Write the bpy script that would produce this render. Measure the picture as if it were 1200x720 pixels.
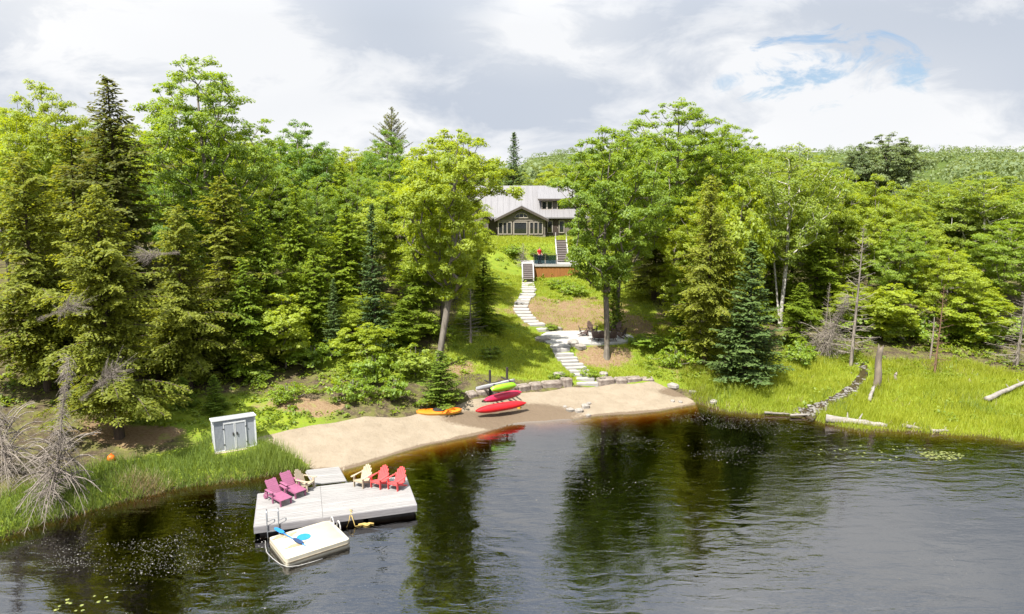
import bpy, bmesh, math, random
import numpy as np
from mathutils import Vector, Matrix
# ------------------------------------------------------------------ camera, sky, sun, exposure
scene = bpy.context.scene
for o in list(bpy.data.objects): bpy.data.objects.remove(o)
COL = scene.collection
FPX, HCAM = 820.0, 12.8
PITCH = math.atan(149 / FPX)
cd = bpy.data.cameras.new('camera'); cam = bpy.data.objects.new('camera', cd); COL.objects.link(cam)
cam.location = (0, 0, HCAM); cam.rotation_euler = (math.pi/2 - PITCH, 0, 0)
cd.sensor_width = 36; cd.lens = 36 * FPX / 1200; cd.clip_start = .5; cd.clip_end = 6000
scene.camera = cam
SUN_DIR = Vector((-0.42, -0.62, 1.25)).normalized()      # towards the sun
SUN_EL = math.asin(SUN_DIR.z); SUN_AZ = math.atan2(SUN_DIR.x, SUN_DIR.y)
sl = bpy.data.lights.new('sun', 'SUN'); sl.energy = 5.0; sl.angle = math.radians(.53); sl.color = (1, .955, .87)
sun = bpy.data.objects.new('sun', sl); COL.objects.link(sun); sun.location = (-60, 10, 90)
sun.rotation_euler = (-SUN_DIR).to_track_quat('-Z', 'Y').to_euler()
scene.view_settings.view_transform = 'Standard'; scene.view_settings.look = 'None'
scene.view_settings.gamma = 1; scene.view_settings.exposure = 1.27
scene.view_settings.use_curve_mapping = False
scene.render.engine = 'CYCLES'
cy = scene.cycles
cy.use_denoising = True; cy.denoiser = 'OPENIMAGEDENOISE'; cy.denoising_input_passes = 'RGB_ALBEDO_NORMAL'
cy.max_bounces = 8; cy.diffuse_bounces = 6; cy.glossy_bounces = 3; cy.transmission_bounces = 4
cy.transparent_max_bounces = 10; cy.volume_bounces = 0; cy.caustics_reflective = False; cy.caustics_refractive = False
cy.sample_clamp_indirect = 6

def ray(px, py):
    u, v = (px-600)/FPX, (360-py)/FPX
    return np.array((u, math.cos(PITCH)+v*math.sin(PITCH), -math.sin(PITCH)+v*math.cos(PITCH)))
def at_z(px, py, z):
    d = ray(px, py); t = (z-HCAM)/d[2]; return Vector((d[0]*t, d[1]*t, z))
def at_Y(px, py, Y):
    d = ray(px, py); t = Y/d[1]; return Vector((d[0]*t, Y, HCAM+d[2]*t))

class NT:
    """small helper to wire shader nodes"""
    def __init__(s, tree): s.t = tree; tree.nodes.clear()
    def n(s, typ, props=None, **inp):
        nd = s.t.nodes.new(typ)
        for k, v in (props or {}).items(): setattr(nd, k, v)
        for k, v in inp.items():
            key = int(k[1:]) if k[0] == '_' and k[1:].isdigit() else k.replace('__', ' ')
            sock = nd.inputs[key]
            if isinstance(v, bpy.types.NodeSocket): s.t.links.new(v, sock)
            else: sock.default_value = v
        return nd
    def math(s, op, a, b=0.0, c=None, clamp=False):
        nd = s.n('ShaderNodeMath', {'operation': op, 'use_clamp': clamp}, _0=a, _1=b)
        if c is not None: nd.inputs[2].default_value = c
        return nd.outputs[0]
    def mix(s, f, a, b):
        nd = s.n('ShaderNodeMix', {'data_type': 'RGBA'})
        for k, v in ((0, f), (6, a), (7, b)):
            if isinstance(v, bpy.types.NodeSocket): s.t.links.new(v, nd.inputs[k])
            else: nd.inputs[k].default_value = v if k == 0 else (*v, 1)[:4]
        return nd.outputs[2]
    def noise(s, vec, scale, detail=3, rough=.55, dist=0.0):
        nd = s.n('ShaderNodeTexNoise', Scale=scale, Detail=detail, Roughness=rough, Distortion=dist)
        if vec is not None: s.t.links.new(vec, nd.inputs['Vector'])
        return nd.outputs['Fac']
    def rng(s, v, a, b, c=0.0, d=1.0, smooth=True):
        nd = s.n('ShaderNodeMapRange', {'interpolation_type': 'SMOOTHSTEP' if smooth else 'LINEAR'}, _0=v, _1=a, _2=b, _3=c, _4=d)
        return nd.outputs[0]

world = bpy.data.worlds.new('World'); scene.world = world; world.use_nodes = True
w = NT(world.node_tree)
gen = w.n('ShaderNodeTexCoord').outputs['Generated']
sky = w.n('ShaderNodeTexSky', {'sky_type': 'NISHITA', 'sun_disc': False, 'sun_elevation': SUN_EL, 'sun_rotation': SUN_AZ,
                               'air_density': 1.0, 'dust_density': .6, 'ozone_density': 1.6}).outputs[0]
st = w.n('ShaderNodeVectorMath', {'operation': 'MULTIPLY'}, _0=gen, _1=(1.0, 1.0, 2.3)).outputs[0]
big = w.noise(st, 2.6, 6, .56, .25)
fine = w.noise(st, 6.5, 10, .62, .5)
puff = w.noise(st, 1.35, 3, .5, .1)
def blob(px, py, r0, r1):
    d = ray(px, py); d = d/np.linalg.norm(d); d = d*np.array((1, 1, 2.3))
    dist = w.n('ShaderNodeVectorMath', {'operation': 'DISTANCE'}, _0=st, _1=tuple(d)).outputs['Value']
    return w.rng(dist, r1, r0)
mixn = w.math('ADD', w.math('MULTIPLY', big, .55), w.math('MULTIPLY', fine, .45))
shade = w.rng(mixn, .40, .57)                                   # 0 grey cloud base .. 1 sunlit cloud
for (bx, by, r0, r1, amt) in ((465, -5, .03, .24, 1.15), (625, 128, .01, .16, .5), (800, 0, .02, .2, .45), (0, 85, .02, .14, .4), (1120, 60, .02, .25, .3), (340, 90, .01, .2, .15)):
    shade = w.math('SUBTRACT', shade, w.math('MULTIPLY', blob(bx, by, r0, r1), amt), clamp=True)
for (bx, by, r0, r1, amt) in ((60, 40, .02, .3, .35), (200, 5, .03, .26, .6), (640, 30, .02, .2, .45), (1000, 150, .03, .3, .35), (300, 60, .02, .18, .3), (880, 60, .01, .14, .3)):
    shade = w.math('ADD', shade, w.math('MULTIPLY', blob(bx, by, r0, r1), amt), clamp=True)
cloud = w.mix(shade, (4.7, 5.2, 6.05), (8.3, 8.35, 8.45))
cloud = w.mix(w.math('MULTIPLY', w.rng(puff, .42, .62), .25), cloud, (6.3, 6.6, 7.1))
rag = w.noise(st, 9.0, 9, .62, 1.2)
gap = w.math('ADD', w.math('MULTIPLY', rag, 1.1), w.math('MULTIPLY', w.math('MAXIMUM', blob(958, 74, .0, .22), w.math('MULTIPLY', blob(1050, 92, .0, .09), .7)), .42))
gap = w.rng(gap, .80, .97)                                              # ragged break in the cloud
elev = w.n('ShaderNodeSeparateXYZ', _0=gen).outputs['Z']                 # the cover breaks up overhead: the lake mirrors blue there
openn = w.math('MAXIMUM', gap, w.math('MULTIPLY', w.rng(elev, .30, .75, 0, .75), w.rng(big, .56, .42)))
blue = w.mix(.35, sky, (4.6, 5.9, 8.0))
col = w.mix(openn, cloud, blue)
# extra brightness added to the upper sky only, for softer fill and lake reflections
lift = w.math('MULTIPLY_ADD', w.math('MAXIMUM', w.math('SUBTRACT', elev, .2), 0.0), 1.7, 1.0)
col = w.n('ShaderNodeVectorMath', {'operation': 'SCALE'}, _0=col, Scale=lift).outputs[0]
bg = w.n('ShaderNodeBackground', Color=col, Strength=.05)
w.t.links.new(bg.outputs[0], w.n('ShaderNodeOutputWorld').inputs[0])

# ------------------------------------------------------------------ materials
MATS = {}
def new_mat(name):
    m = bpy.data.materials.new(name); m.use_nodes = True; return m, NT(m.node_tree)
def mat(name, c1, c2=None, scale=6.0, rough=.7, bump=.0, bscale=30.0, metal=0.0, spec=.35, stretch=(1, 1, 1), coat=0.0):
    if name in MATS: return MATS[name]
    m, t = new_mat(name)
    oc = t.n('ShaderNodeTexCoord').outputs['Object']
    v = t.n('ShaderNodeVectorMath', {'operation': 'MULTIPLY'}, _0=oc, _1=stretch).outputs[0]
    c2 = c2 or tuple(x*.75 for x in c1)
    f = t.noise(v, scale, 5, .62)
    rnd = t.n('ShaderNodeObjectInfo').outputs['Random']
    f2 = t.math('ADD', t.rng(f, .3, .7), t.math('MULTIPLY_ADD', rnd, .3, -.15), clamp=True)
    p = t.n('ShaderNodeBsdfPrincipled', Base__Color=t.mix(f2, c1, c2), Roughness=rough, Metallic=metal)
    p.inputs['Specular IOR Level'].default_value = spec; p.inputs['Coat Weight'].default_value = coat
    if bump:
        b = t.n('ShaderNodeBump', Strength=bump, Distance=.03, Height=t.noise(v, bscale, 4, .6))
        t.t.links.new(b.outputs[0], p.inputs['Normal'])
    t.t.links.new(p.outputs[0], t.n('ShaderNodeOutputMaterial').inputs[0]); MATS[name] = m; return m
def leaf_mat(name, dark, light, trans=.38, gloss=.025, hue=.0, oscale=.35):
    """leaf shader: own colour varies leaf to leaf (attribute) and tree to tree, with light coming through"""
    m, t = new_mat(name)
    a = t.n('ShaderNodeAttribute', {'attribute_name': 'tint'}).outputs['Fac']
    rnd = t.n('ShaderNodeObjectInfo').outputs['Random']
    f = t.math('ADD', a, t.math('MULTIPLY_ADD', rnd, oscale, -oscale/2), clamp=True)
    c = t.mix(f, dark, light)
    d = t.n('ShaderNodeBsdfDiffuse', Color=c)
    tl = t.n('ShaderNodeBsdfTranslucent', Color=t.mix(.5, c, tuple(min(1, x*y) for x, y in zip(light, (2.1, 1.9, .7)))))
    s1 = t.n('ShaderNodeMixShader', _0=trans, _1=d.outputs[0], _2=tl.outputs[0])
    g = t.n('ShaderNodeBsdfGlossy', Roughness=.6, Color=(.9, .95, 1, 1))
    s2 = t.n('ShaderNodeMixShader', _0=gloss, _1=s1.outputs[0], _2=g.outputs[0])
    t.t.links.new(s2.outputs[0], t.n('ShaderNodeOutputMaterial').inputs[0]); MATS[name] = m; return m

# ------------------------------------------------------------------ mesh helpers
class MB:
    """collects shapes; build() links them as ONE mesh object"""
    def __init__(s): s.v = []; s.f = []
    def add(s, vs, fs):
        o = len(s.v); s.v += [tuple(x) for x in vs]; s.f += [tuple(i+o for i in f) for f in fs]; return s
    def box(s, c, size, rot=None, taper=1.0):
        x, y, z = (a/2 for a in size)
        vs = [Vector((sx*x*(taper if sz > 0 else 1), sy*y*(taper if sz > 0 else 1), sz*z)) for sz in (-1, 1) for sx, sy in ((-1, -1), (1, -1), (1, 1), (-1, 1))]
        if rot is not None: vs = [rot @ v for v in vs]
        c = Vector(c)
        return s.add([v+c for v in vs], [(3, 2, 1, 0), (4, 5, 6, 7), (0, 1, 5, 4), (1, 2, 6, 5), (2, 3, 7, 6), (3, 0, 4, 7)])
    def bx(s, x0, x1, y0, y1, z0, z1): return s.box(((x0+x1)/2, (y0+y1)/2, (z0+z1)/2), (x1-x0, y1-y0, z1-z0))
    def tube(s, pts, r, n=6, r2=None):
        pts = [Vector(p) for p in pts]; r2 = r if r2 is None else r2; vs = []; fs = []
        for i, p in enumerate(pts):
            d = (pts[min(i+1, len(pts)-1)] - pts[max(i-1, 0)]).normalized()
            a = d.cross(Vector((0, 0, 1)) if abs(d.z) < .9 else Vector((1, 0, 0))).normalized(); b = d.cross(a)
            rr = r + (r2-r)*i/(len(pts)-1)
            vs += [p + (a*math.cos(k*2*math.pi/n) + b*math.sin(k*2*math.pi/n))*rr for k in range(n)]
        for i in range(len(pts)-1):
            for k in range(n): fs.append((i*n+k, i*n+(k+1) % n, (i+1)*n+(k+1) % n, (i+1)*n+k))
        fs.append(tuple(range(n-1, -1, -1))); fs.append(tuple((len(pts)-1)*n+k for k in range(n)))
        return s.add(vs, fs)
    def prism(s, poly, h, M=None):
        """polygon in the xy plane, extruded from 0 to h along z, then moved by M"""
        n = len(poly); vs = [Vector((x, y, 0)) for x, y in poly] + [Vector((x, y, h)) for x, y in poly]
        if M is not None: vs = [M @ v for v in vs]
        return s.add(vs, [tuple(range(n-1, -1, -1)), tuple(range(n, 2*n))] + [(i, (i+1) % n, n+(i+1) % n, n+i) for i in range(n)])
    def mesh(s, name, m, smooth=False, bevel=0.0):
        me = bpy.data.meshes.new(name); me.from_pydata(s.v, [], s.f)
        if bevel:
            bm = bmesh.new(); bm.from_mesh(me); bmesh.ops.bevel(bm, geom=bm.edges[:], offset=bevel, segments=1, affect='EDGES'); bm.to_mesh(me); bm.free()
        me.materials.append(m)
        if smooth: me.shade_smooth()
        return me
    def build(s, name, m, parent=None, smooth=False, bevel=0.0):
        return link(name, s.mesh(name, m, smooth, bevel), parent)
def link(name, me, parent=None, loc=None, rz=None, scale=None):
    o = bpy.data.objects.new(name, me); COL.objects.link(o); o.parent = parent
    if loc is not None: o.location = loc
    if rz is not None: o.rotation_euler = (0, 0, rz)
    if scale is not None: o.scale = scale
    return o
def tag(o, label=None, cat=None, group=None, kind=None):
    if label: o['label'] = label
    if cat: o['category'] = cat
    if group: o['group'] = group
    if kind: o['kind'] = kind
    return o
def empty(name, loc=(0, 0, 0), rz=0.0, label=None, cat=None, group=None):
    o = link(name, None, None, loc, rz); o.empty_display_size = .3; return tag(o, label, cat, group)
def copy_tree(o, parent=None):
    c = o.copy(); COL.objects.link(c); c.parent = parent
    for ch in [x for x in bpy.data.objects if x.parent == o]: copy_tree(ch, c)
    return c
def np_mesh(name, V, F, m, attrs=None, smooth=False):
    """V (n,3); F (m,k) faces all of k corners"""
    me = bpy.data.meshes.new(name); k = F.shape[1]
    me.vertices.add(len(V)); me.vertices.foreach_set('co', V.astype(np.float32).ravel())
    me.loops.add(F.size); me.loops.foreach_set('vertex_index', F.astype(np.int32).ravel())
    me.polygons.add(len(F)); me.polygons.foreach_set('loop_start', np.arange(0, F.size, k, dtype=np.int32))
    if smooth: me.polygons.foreach_set('use_smooth', np.ones(len(F), dtype=bool))
    me.update(calc_edges=True)
    for nm, arr in (attrs or {}).items():
        a = me.attributes.new(nm, 'FLOAT', 'POINT'); a.data.foreach_set('value', arr.astype(np.float32))
    me.materials.append(m); return me
def unit(a): return a/np.maximum(np.linalg.norm(a, axis=-1, keepdims=True), 1e-9)
# ------------------------------------------------------------------ terrain
SH = np.array([(-200,-150),(-60,-16),(-30,8),(-22,17.5),(-18.5,23.4),(-17.6,24.85),(-16.4,26.1),(-14.3,27.5),(-12.2,28.5),(-9.9,29.3),(-7.6,29.6),(-6.37,30.8),(-4.2,32.5),(-1.75,34.2),(0,35.6),(2.8,36.5),(5.7,37),(8.7,38),(10.9,38.9),(12,37.7),(14.1,37),(16,36.9),(16.8,35.6),(18.1,34.6),(21.9,34.2),(23.8,33.7),(25.3,32.8),(32,31),(60,25),(200,-20)], float)
def shore(x):
    x = np.asarray(x, float)
    return np.interp(x, SH[:,0], SH[:,1]) + .13*np.sin(x*1.3+1) + .04*np.sin(x*3.1)*np.sin(x*.7)
PROF = {  # x: [(distance behind the waterline, height)]
 -60: [(-30,-4),(-3,-2.2),(0,-.02),(.7,.4),(6,1),(17,2.4),(30,4.5),(60,6.6),(120,7.4),(300,7),(900,24)],
 -18: [(-30,-4),(-3,-2.2),(0,-.02),(.6,.35),(3,.7),(6,1),(17,2.1),(30,4.2),(60,6.6),(120,7.4),(300,7),(900,24)],
 -11: [(-30,-4),(-3,-2.2),(0,-.02),(.6,.3),(2.4,.6),(4,.8),(7,1.3),(13,2.3),(25,4),(45,6.2),(120,7.4),(300,7),(900,24)],
 -7:  [(-30,-4),(-2.6,-1.0),(-1,-.30),(0,0),(1,.16),(4.4,.6),(7,1.3),(13,2.3),(25,3.9),(45,6.2),(120,7.4),(300,7),(900,24)],
 -3.5:[(-30,-4),(-2.6,-1.0),(-1,-.30),(0,0),(1,.15),(3.6,.55),(5,1.0),(9,1.6),(14,2.5),(25,3.9),(33,4.8),(48,6.2),(120,7.4),(300,7),(900,24)],
 0:   [(-30,-4),(-2.6,-1.0),(-1,-.30),(0,0),(1,.15),(3.7,.5),(4.3,.85),(9.5,1.9),(14,2.3),(24,3.2),(29,3.5),(33.5,4.5),(36.5,6.3),(46,6.25),(80,7.0),(120,7.4),(300,7),(900,24)],
 5:   [(-30,-4),(-2.6,-1.0),(-1,-.30),(0,0),(1,.12),(4.0,.5),(4.6,.85),(9.3,1.95),(13.5,2.05),(22,3.0),(28,3.6),(33,4.5),(36,6.3),(46,6.25),(80,7.0),(120,7.4),(300,7),(900,24)],
 9.5: [(-30,-4),(-2.6,-1.0),(-1,-.30),(0,0),(1,.15),(2.8,.5),(3.6,.8),(7,1.2),(10,1.7),(20,3.1),(40,6.0),(80,7.0),(120,7.4),(300,8),(900,28)],
 13:  [(-30,-4),(-2.6,-1.0),(-1,-.30),(0,0),(.5,.15),(5,.85),(15,2),(30,3.8),(60,6.3),(120,7.2),(300,9),(900,32)],
 18:  [(-30,-3.6),(-3,-1.3),(0,0),(.5,.12),(6,.42),(10,.75),(16,1.6),(30,3.4),(60,5.8),(120,6.8),(300,10),(900,36)],
 30:  [(-30,-3.6),(-3,-1.3),(0,0),(.5,.12),(8,.5),(13,.85),(20,1.6),(40,4),(70,6),(120,7),(300,11),(900,42)],
 60:  [(-30,-3.6),(-3,-1.3),(0,0),(.5,.12),(8,.5),(13,.85),(20,1.6),(40,4),(70,6),(120,7),(300,12),(900,46)],
}
DG = np.concatenate([np.arange(-30, 60, .25), np.arange(60, 905, 5)])
XG = np.arange(-64, 64.1, .5)
_keys = sorted(PROF); _rows = np.array([np.interp(DG, *np.array(PROF[k], float).T) for k in _keys])
TAB = np.array([np.interp(XG, _keys, _rows[:, j]) for j in range(len(DG))]).T
for _ in range(3):
    TAB[1:-1] = (TAB[:-2]+TAB[1:-1]*2+TAB[2:])/4
    TAB[:, 1:359] = (TAB[:, :358]+TAB[:, 1:359]*2+TAB[:, 2:360])/4
PATIO = [at_z(px, py, 2.05) for px, py in ((634,392.5),(641,389),(655,387.8),(680,387.6),(705,387.6),(728,389.5),(741,393.5),(744,397.5),(736,401),(715,402.6),(690,403),(672,404.2),(655,405),(642,402),(634,397))]
PC = np.array([sum(p.x for p in PATIO)/len(PATIO), sum(p.y for p in PATIO)/len(PATIO)])
def sstep(a, b, x): t = np.clip((x-a)/(b-a), 0, 1); return t*t*(3-2*t)
def wob(x, y, s, k=0.0):
    return (np.sin(x*s+k+1.3*np.sin(y*s*.7+k)) + np.sin(y*s*1.13+2.1*k+1.1*np.sin(x*s*.83+1.7)) + .5*np.sin((x+y)*s*2.3+k)*np.cos((x-y)*s*1.9))/2.5
def height(x, y):
    x = np.asarray(x, float); y = np.asarray(y, float)
    d = np.clip(y-shore(x), -30, 900)
    ix = np.clip((x+64)/.5, 0, len(XG)-1.001); i0 = ix.astype(int); fx = ix-i0
    jd = np.interp(d, DG, np.arange(len(DG))); j0 = np.clip(jd.astype(int), 0, len(DG)-2); fd = jd-j0
    h = (TAB[i0, j0]*(1-fx)+TAB[i0+1, j0]*fx)*(1-fd) + (TAB[i0, j0+1]*(1-fx)+TAB[i0+1, j0+1]*fx)*fd
    amp = sstep(3, 9, d)
    h = h + amp*(.10*wob(x, y, 1.1, .4)+.16*wob(x, y, .42, 2.)) + sstep(60, 140, d)*1.0*wob(x, y, .06, 3) + .025*sstep(.4, 1.5, np.abs(d))*wob(x, y, 3.1, 1)
    e = ((x-PC[0])/4.4)**2 + ((y-PC[1])/2.9)**2
    k = 1-sstep(.75, 1.6, e); h = h*(1-k)+k*1.93
    return h
def hz(x, y): return float(height(x, y))
def ground(px, py):
    """where the sight line of a pixel meets the ground"""
    d = ray(px, py); Y = np.arange(15, 400, .05); t = Y/d[1]
    g = HCAM+d[2]*t - height(d[0]*t, Y); i = int(np.argmax(g < 0)); return Vector((d[0]*t[i], Y[i], hz(d[0]*t[i], Y[i])))
# beach outline: front in the shallows, back against grass and stone wall
BK = np.array([(-12.3,31.9),(-11,32.8),(-8.74,34.3),(-5.4,35.5),(-2.6,37.6),(0,39.4),(3,40.5),(4.8,41),(8.7,41.5),(10.0,40.6),(10.9,39.2)], float)
FR = np.array([(-12.3,31.5),(-10.6,30.6),(-9.2,29.7),(-8.2,29.0),(-7.6,28.0)], float)
def beach_back(x): return np.interp(x, BK[:,0], BK[:,1]) + .08*np.sin(x*2.3)
def beach_front(x): return np.where(x < -7.6, np.interp(x, FR[:,0], FR[:,1]), shore(x)-2.4)
def in_beach(x, y, m=0.0):
    return (x > -12.3+m) & (x < 10.9-m) & (y > beach_front(x)+m) & (y < beach_back(x)-m)
def ell(x, y, cx, cy, rx, ry): return np.clip(1.5-np.sqrt(((x-cx)/rx)**2+((y-cy)/ry)**2)*1.0, 0, 1)
def dirt_mask(x, y):
    m = np.maximum.reduce([ell(x,y,4.4,54.3,5.0,4.4), ell(x,y,9.6,51.5,3.4,3.0), ell(x,y,6.1,44.2,1.6,1.3), ell(x,y,-3.2,41.5,.9,1.1), ell(x,y,-18,31,2.2,1.3)*.8, ell(x,y,12.4,43.6,2.4,1.6), ell(x,y,-11,35.2,2.2,.9)*.8])
    return np.clip(m + .35*wob(x, y, 1.7, 5)*(m > 0) + .25*wob(x, y, 4.3, 2)*(m > 0), 0, 1)
def grass_mask(x, y):
    d = y-shore(x)
    lawn = sstep(-5, -3.2, x-.0*y)*(1-sstep(10.5, 13, x))*sstep(40, 41.5, y)*(1-sstep(90, 100, y))
    marsh = sstep(11, 12.5, x)*(1-sstep(9.5, 13.5, d+.8*wob(x, y, .7)))*sstep(.0, .3, d)
    bank = (1-sstep(-9.5, -8, x))*(1-sstep(2.6, 4.2, d))*sstep(.0, .3, d)
    moss = ell(x, y, -14, 33.5, 6, 3)*.75 + ell(x, y, -8, 41, 5, 3)*.7
    return np.clip(np.maximum.reduce([lawn, marsh, bank, moss]), 0, 1)

def axis(*segs): return np.unique(np.concatenate([np.arange(a, b+1e-6, s) for a, b, s in segs]))
gx = axis((-1200,-120,60),(-120,-42,3),(-42,-24,.6),(-24,36,.3),(36,56,.6),(56,120,4),(120,1200,60))
gy = axis((-400,0,40),(0,20,2),(20,60,.3),(60,95,.6),(95,200,4),(200,2000,60))
GX, GY = np.meshgrid(gx, gy); GZ = height(GX, GY)
inb = in_beach(GX, GY, .25); GZ = GZ - .09*inb
nx, ny = len(gx), len(gy); idx = np.arange(nx*ny).reshape(ny, nx)
F = np.stack([idx[:-1,:-1], idx[:-1,1:], idx[1:,1:], idx[1:,:-1]], -1).reshape(-1, 4)
m, t = new_mat('ground_mat')
oc = t.n('ShaderNodeTexCoord').outputs['Object']
A = lambda n: t.n('ShaderNodeAttribute', {'attribute_name': n}).outputs['Fac']
n1, n2, n3 = t.noise(oc, 1.6, 5, .65), t.noise(oc, 9, 4, .6), t.noise(oc, .5, 3, .5)
floor_c = t.mix(t.rng(n1, .38, .62), (.055, .042, .028), (.10, .10, .03))
floor_c = t.mix(t.rng(n2, .5, .72), floor_c, (.15, .115, .07))
lawn_c = t.mix(t.rng(n1, .3, .7), (.165, .205, .018), (.11, .165, .016))
lawn_c = t.mix(t.math('MULTIPLY', t.rng(n2, .52, .7), .7), lawn_c, (.17, .15, .05))
dirt_c = t.mix(t.rng(n2, .3, .7), (.15, .095, .055), (.21, .15, .09))
dirt_c = t.mix(t.math('MULTIPLY', t.rng(n1, .52, .68), .65), dirt_c, (.17, .20, .04))
gm = t.rng(t.math('ADD', A('grass'), t.math('MULTIPLY_ADD', n1, .5, -.25)), .35, .65)
dm = t.rng(t.math('ADD', A('dirt'), t.math('MULTIPLY_ADD', n2, .6, -.3)), .35, .65)
c = t.mix(dm, t.mix(gm, floor_c, lawn_c), dirt_c)
bedc = t.mix(t.rng(n1, .35, .65), (.060, .040, .022), (.035, .024, .014))
c = t.mix(A('bed'), c, bedc)
c = t.mix(A('canopy'), c, t.mix(t.rng(n3, .35, .65), (.045, .075, .012), (.075, .10, .016)))     # wooded ground far off
p = t.n('ShaderNodeBsdfPrincipled', Base__Color=c, Roughness=.95); p.inputs['Specular IOR Level'].default_value = .1
bp = t.n('ShaderNodeBump', Strength=.6, Distance=.08, Height=n2); t.t.links.new(bp.outputs[0], p.inputs['Normal'])
t.t.links.new(p.outputs[0], t.n('ShaderNodeOutputMaterial').inputs[0])
V = np.stack([GX, GY, GZ], -1).reshape(-1, 3)
me = np_mesh('ground', V, F, m, {'canopy': sstep(100, 125, GY).ravel(), 'grass': grass_mask(GX, GY).ravel(), 'dirt': dirt_mask(GX, GY).ravel(), 'bed': (1-sstep(-.02, .1, GZ)).ravel()}, smooth=True)
tag(link('ground', me), kind='structure')

# beach: its own sheet of sand, running under the shallow water
m, t = new_mat('sand_mat')
oc = t.n('ShaderNodeTexCoord').outputs['Object']
n1, n2, n3 = t.noise(oc, 1.1, 5, .6), t.noise(oc, 7, 5, .7), t.noise(oc, 40, 3, .6)
sand = t.mix(t.rng(n1, .3, .7), (.248, .205, .152), (.21, .171, .124))
sand = t.mix(t.math('MULTIPLY', t.rng(n2, .5, .75), .5), sand, (.20, .15, .10))
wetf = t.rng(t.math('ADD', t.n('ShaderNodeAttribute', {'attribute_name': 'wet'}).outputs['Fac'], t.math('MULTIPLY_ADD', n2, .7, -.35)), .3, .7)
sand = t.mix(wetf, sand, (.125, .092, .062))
p = t.n('ShaderNodeBsdfPrincipled', Base__Color=sand, Roughness=t.rng(wetf, 0, 1, .95, .7)); p.inputs['Specular IOR Level'].default_value = .2
vor = t.n('ShaderNodeTexVoronoi', {'feature': 'SMOOTH_F1'}, Vector=oc, Scale=3.2, Smoothness=.6).outputs['Distance']
hh = t.math('ADD', t.math('ADD', t.math('MULTIPLY', n2, 1.), t.math('MULTIPLY', n3, .35)), t.math('MULTIPLY', vor, .6))
bp = t.n('ShaderNodeBump', Strength=.6, Distance=.09, Height=hh); t.t.links.new(bp.outputs[0], p.inputs['Normal'])
t.t.links.new(p.outputs[0], t.n('ShaderNodeOutputMaterial').inputs[0])
bxs = np.arange(-12.3, 10.91, .12); NV = 60
vv = np.linspace(0, 1, NV)
BX = np.repeat(bxs[None], NV, 0); f0, b0 = beach_front(bxs), beach_back(bxs)
BY = f0[None]+(b0-f0)[None]*vv[:, None]
edge = np.minimum.reduce([vv[:, None]*(b0-f0)[None], (1-vv[:, None])*(b0-f0)[None], (BX+12.3)*1.0, (10.9-BX)*1.0])
dd = BY-shore(BX)
BZ = height(BX, BY)+.03-.14*(1-sstep(0, .35, edge)) + .012*wob(BX, BY, 5.1, 2)*sstep(.5, 1.2, dd) + .01*wob(BX, BY, 9, 1)*sstep(.5, 1.2, dd)
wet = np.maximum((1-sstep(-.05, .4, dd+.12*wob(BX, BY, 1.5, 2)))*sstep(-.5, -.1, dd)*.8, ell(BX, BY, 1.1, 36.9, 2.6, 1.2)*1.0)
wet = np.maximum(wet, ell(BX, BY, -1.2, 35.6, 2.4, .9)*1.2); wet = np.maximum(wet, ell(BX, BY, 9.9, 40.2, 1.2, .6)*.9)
idx = np.arange(BX.size).reshape(BX.shape)
F = np.stack([idx[:-1,:-1], idx[:-1,1:], idx[1:,1:], idx[1:,:-1]], -1).reshape(-1, 4)
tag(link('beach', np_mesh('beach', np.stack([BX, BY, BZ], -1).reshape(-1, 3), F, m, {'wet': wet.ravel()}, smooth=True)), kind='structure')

# lake: a closed body of tea-coloured water
m, t = new_mat('water_mat')
oc = t.n('ShaderNodeTexCoord').outputs['Object']
def mul(v): return t.n('ShaderNodeVectorMath', {'operation': 'MULTIPLY'}, _0=oc, _1=v).outputs[0]
rip = t.noise(mul((.42, 1.3, 1)), 1.7, 3, .5, .6)
rip2 = t.noise(mul((.8, 1.6, 1)), 6.5, 2, .5, .2)
swell = t.noise(mul((.25, .5, 1)), .55, 2, .5, .3)
calm = t.rng(t.noise(oc, .16, 3, .55, .4), .36, .62, .35, 1.)
hh = t.math('MULTIPLY', t.math('ADD', t.math('ADD', t.math('MULTIPLY', rip, 1.0), t.math('MULTIPLY', rip2, .15)), t.math('MULTIPLY', swell, .8)), calm)
bp = t.n('ShaderNodeBump', Strength=.42, Distance=.10, Height=hh)
fr = t.n('ShaderNodeFresnel', IOR=3.1, Normal=bp.outputs[0])
gl = t.n('ShaderNodeBsdfGlossy', Roughness=.015, Normal=bp.outputs[0])
tr = t.n('ShaderNodeBsdfTransparent')
up = t.n('ShaderNodeNewGeometry').outputs['Backfacing']            # seen from below the surface only a little is turned back
ff = t.n('ShaderNodeMix', {'data_type': 'FLOAT'}, _0=up, _2=fr.outputs[0], _3=.06).outputs[0]
mx = t.n('ShaderNodeMixShader', _0=ff, _1=tr.outputs[0], _2=gl.outputs[0])
out = t.n('ShaderNodeOutputMaterial'); t.t.links.new(mx.outputs[0], out.inputs[0])
va = t.n('ShaderNodeVolumeAbsorption', Color=(.74, .56, .16, 1), Density=7.5); t.t.links.new(va.outputs[0], out.inputs[1])
tag(MB().bx(-900, 900, -380, 60, -6.5, 0).build('lake', m), kind='structure')
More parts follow.
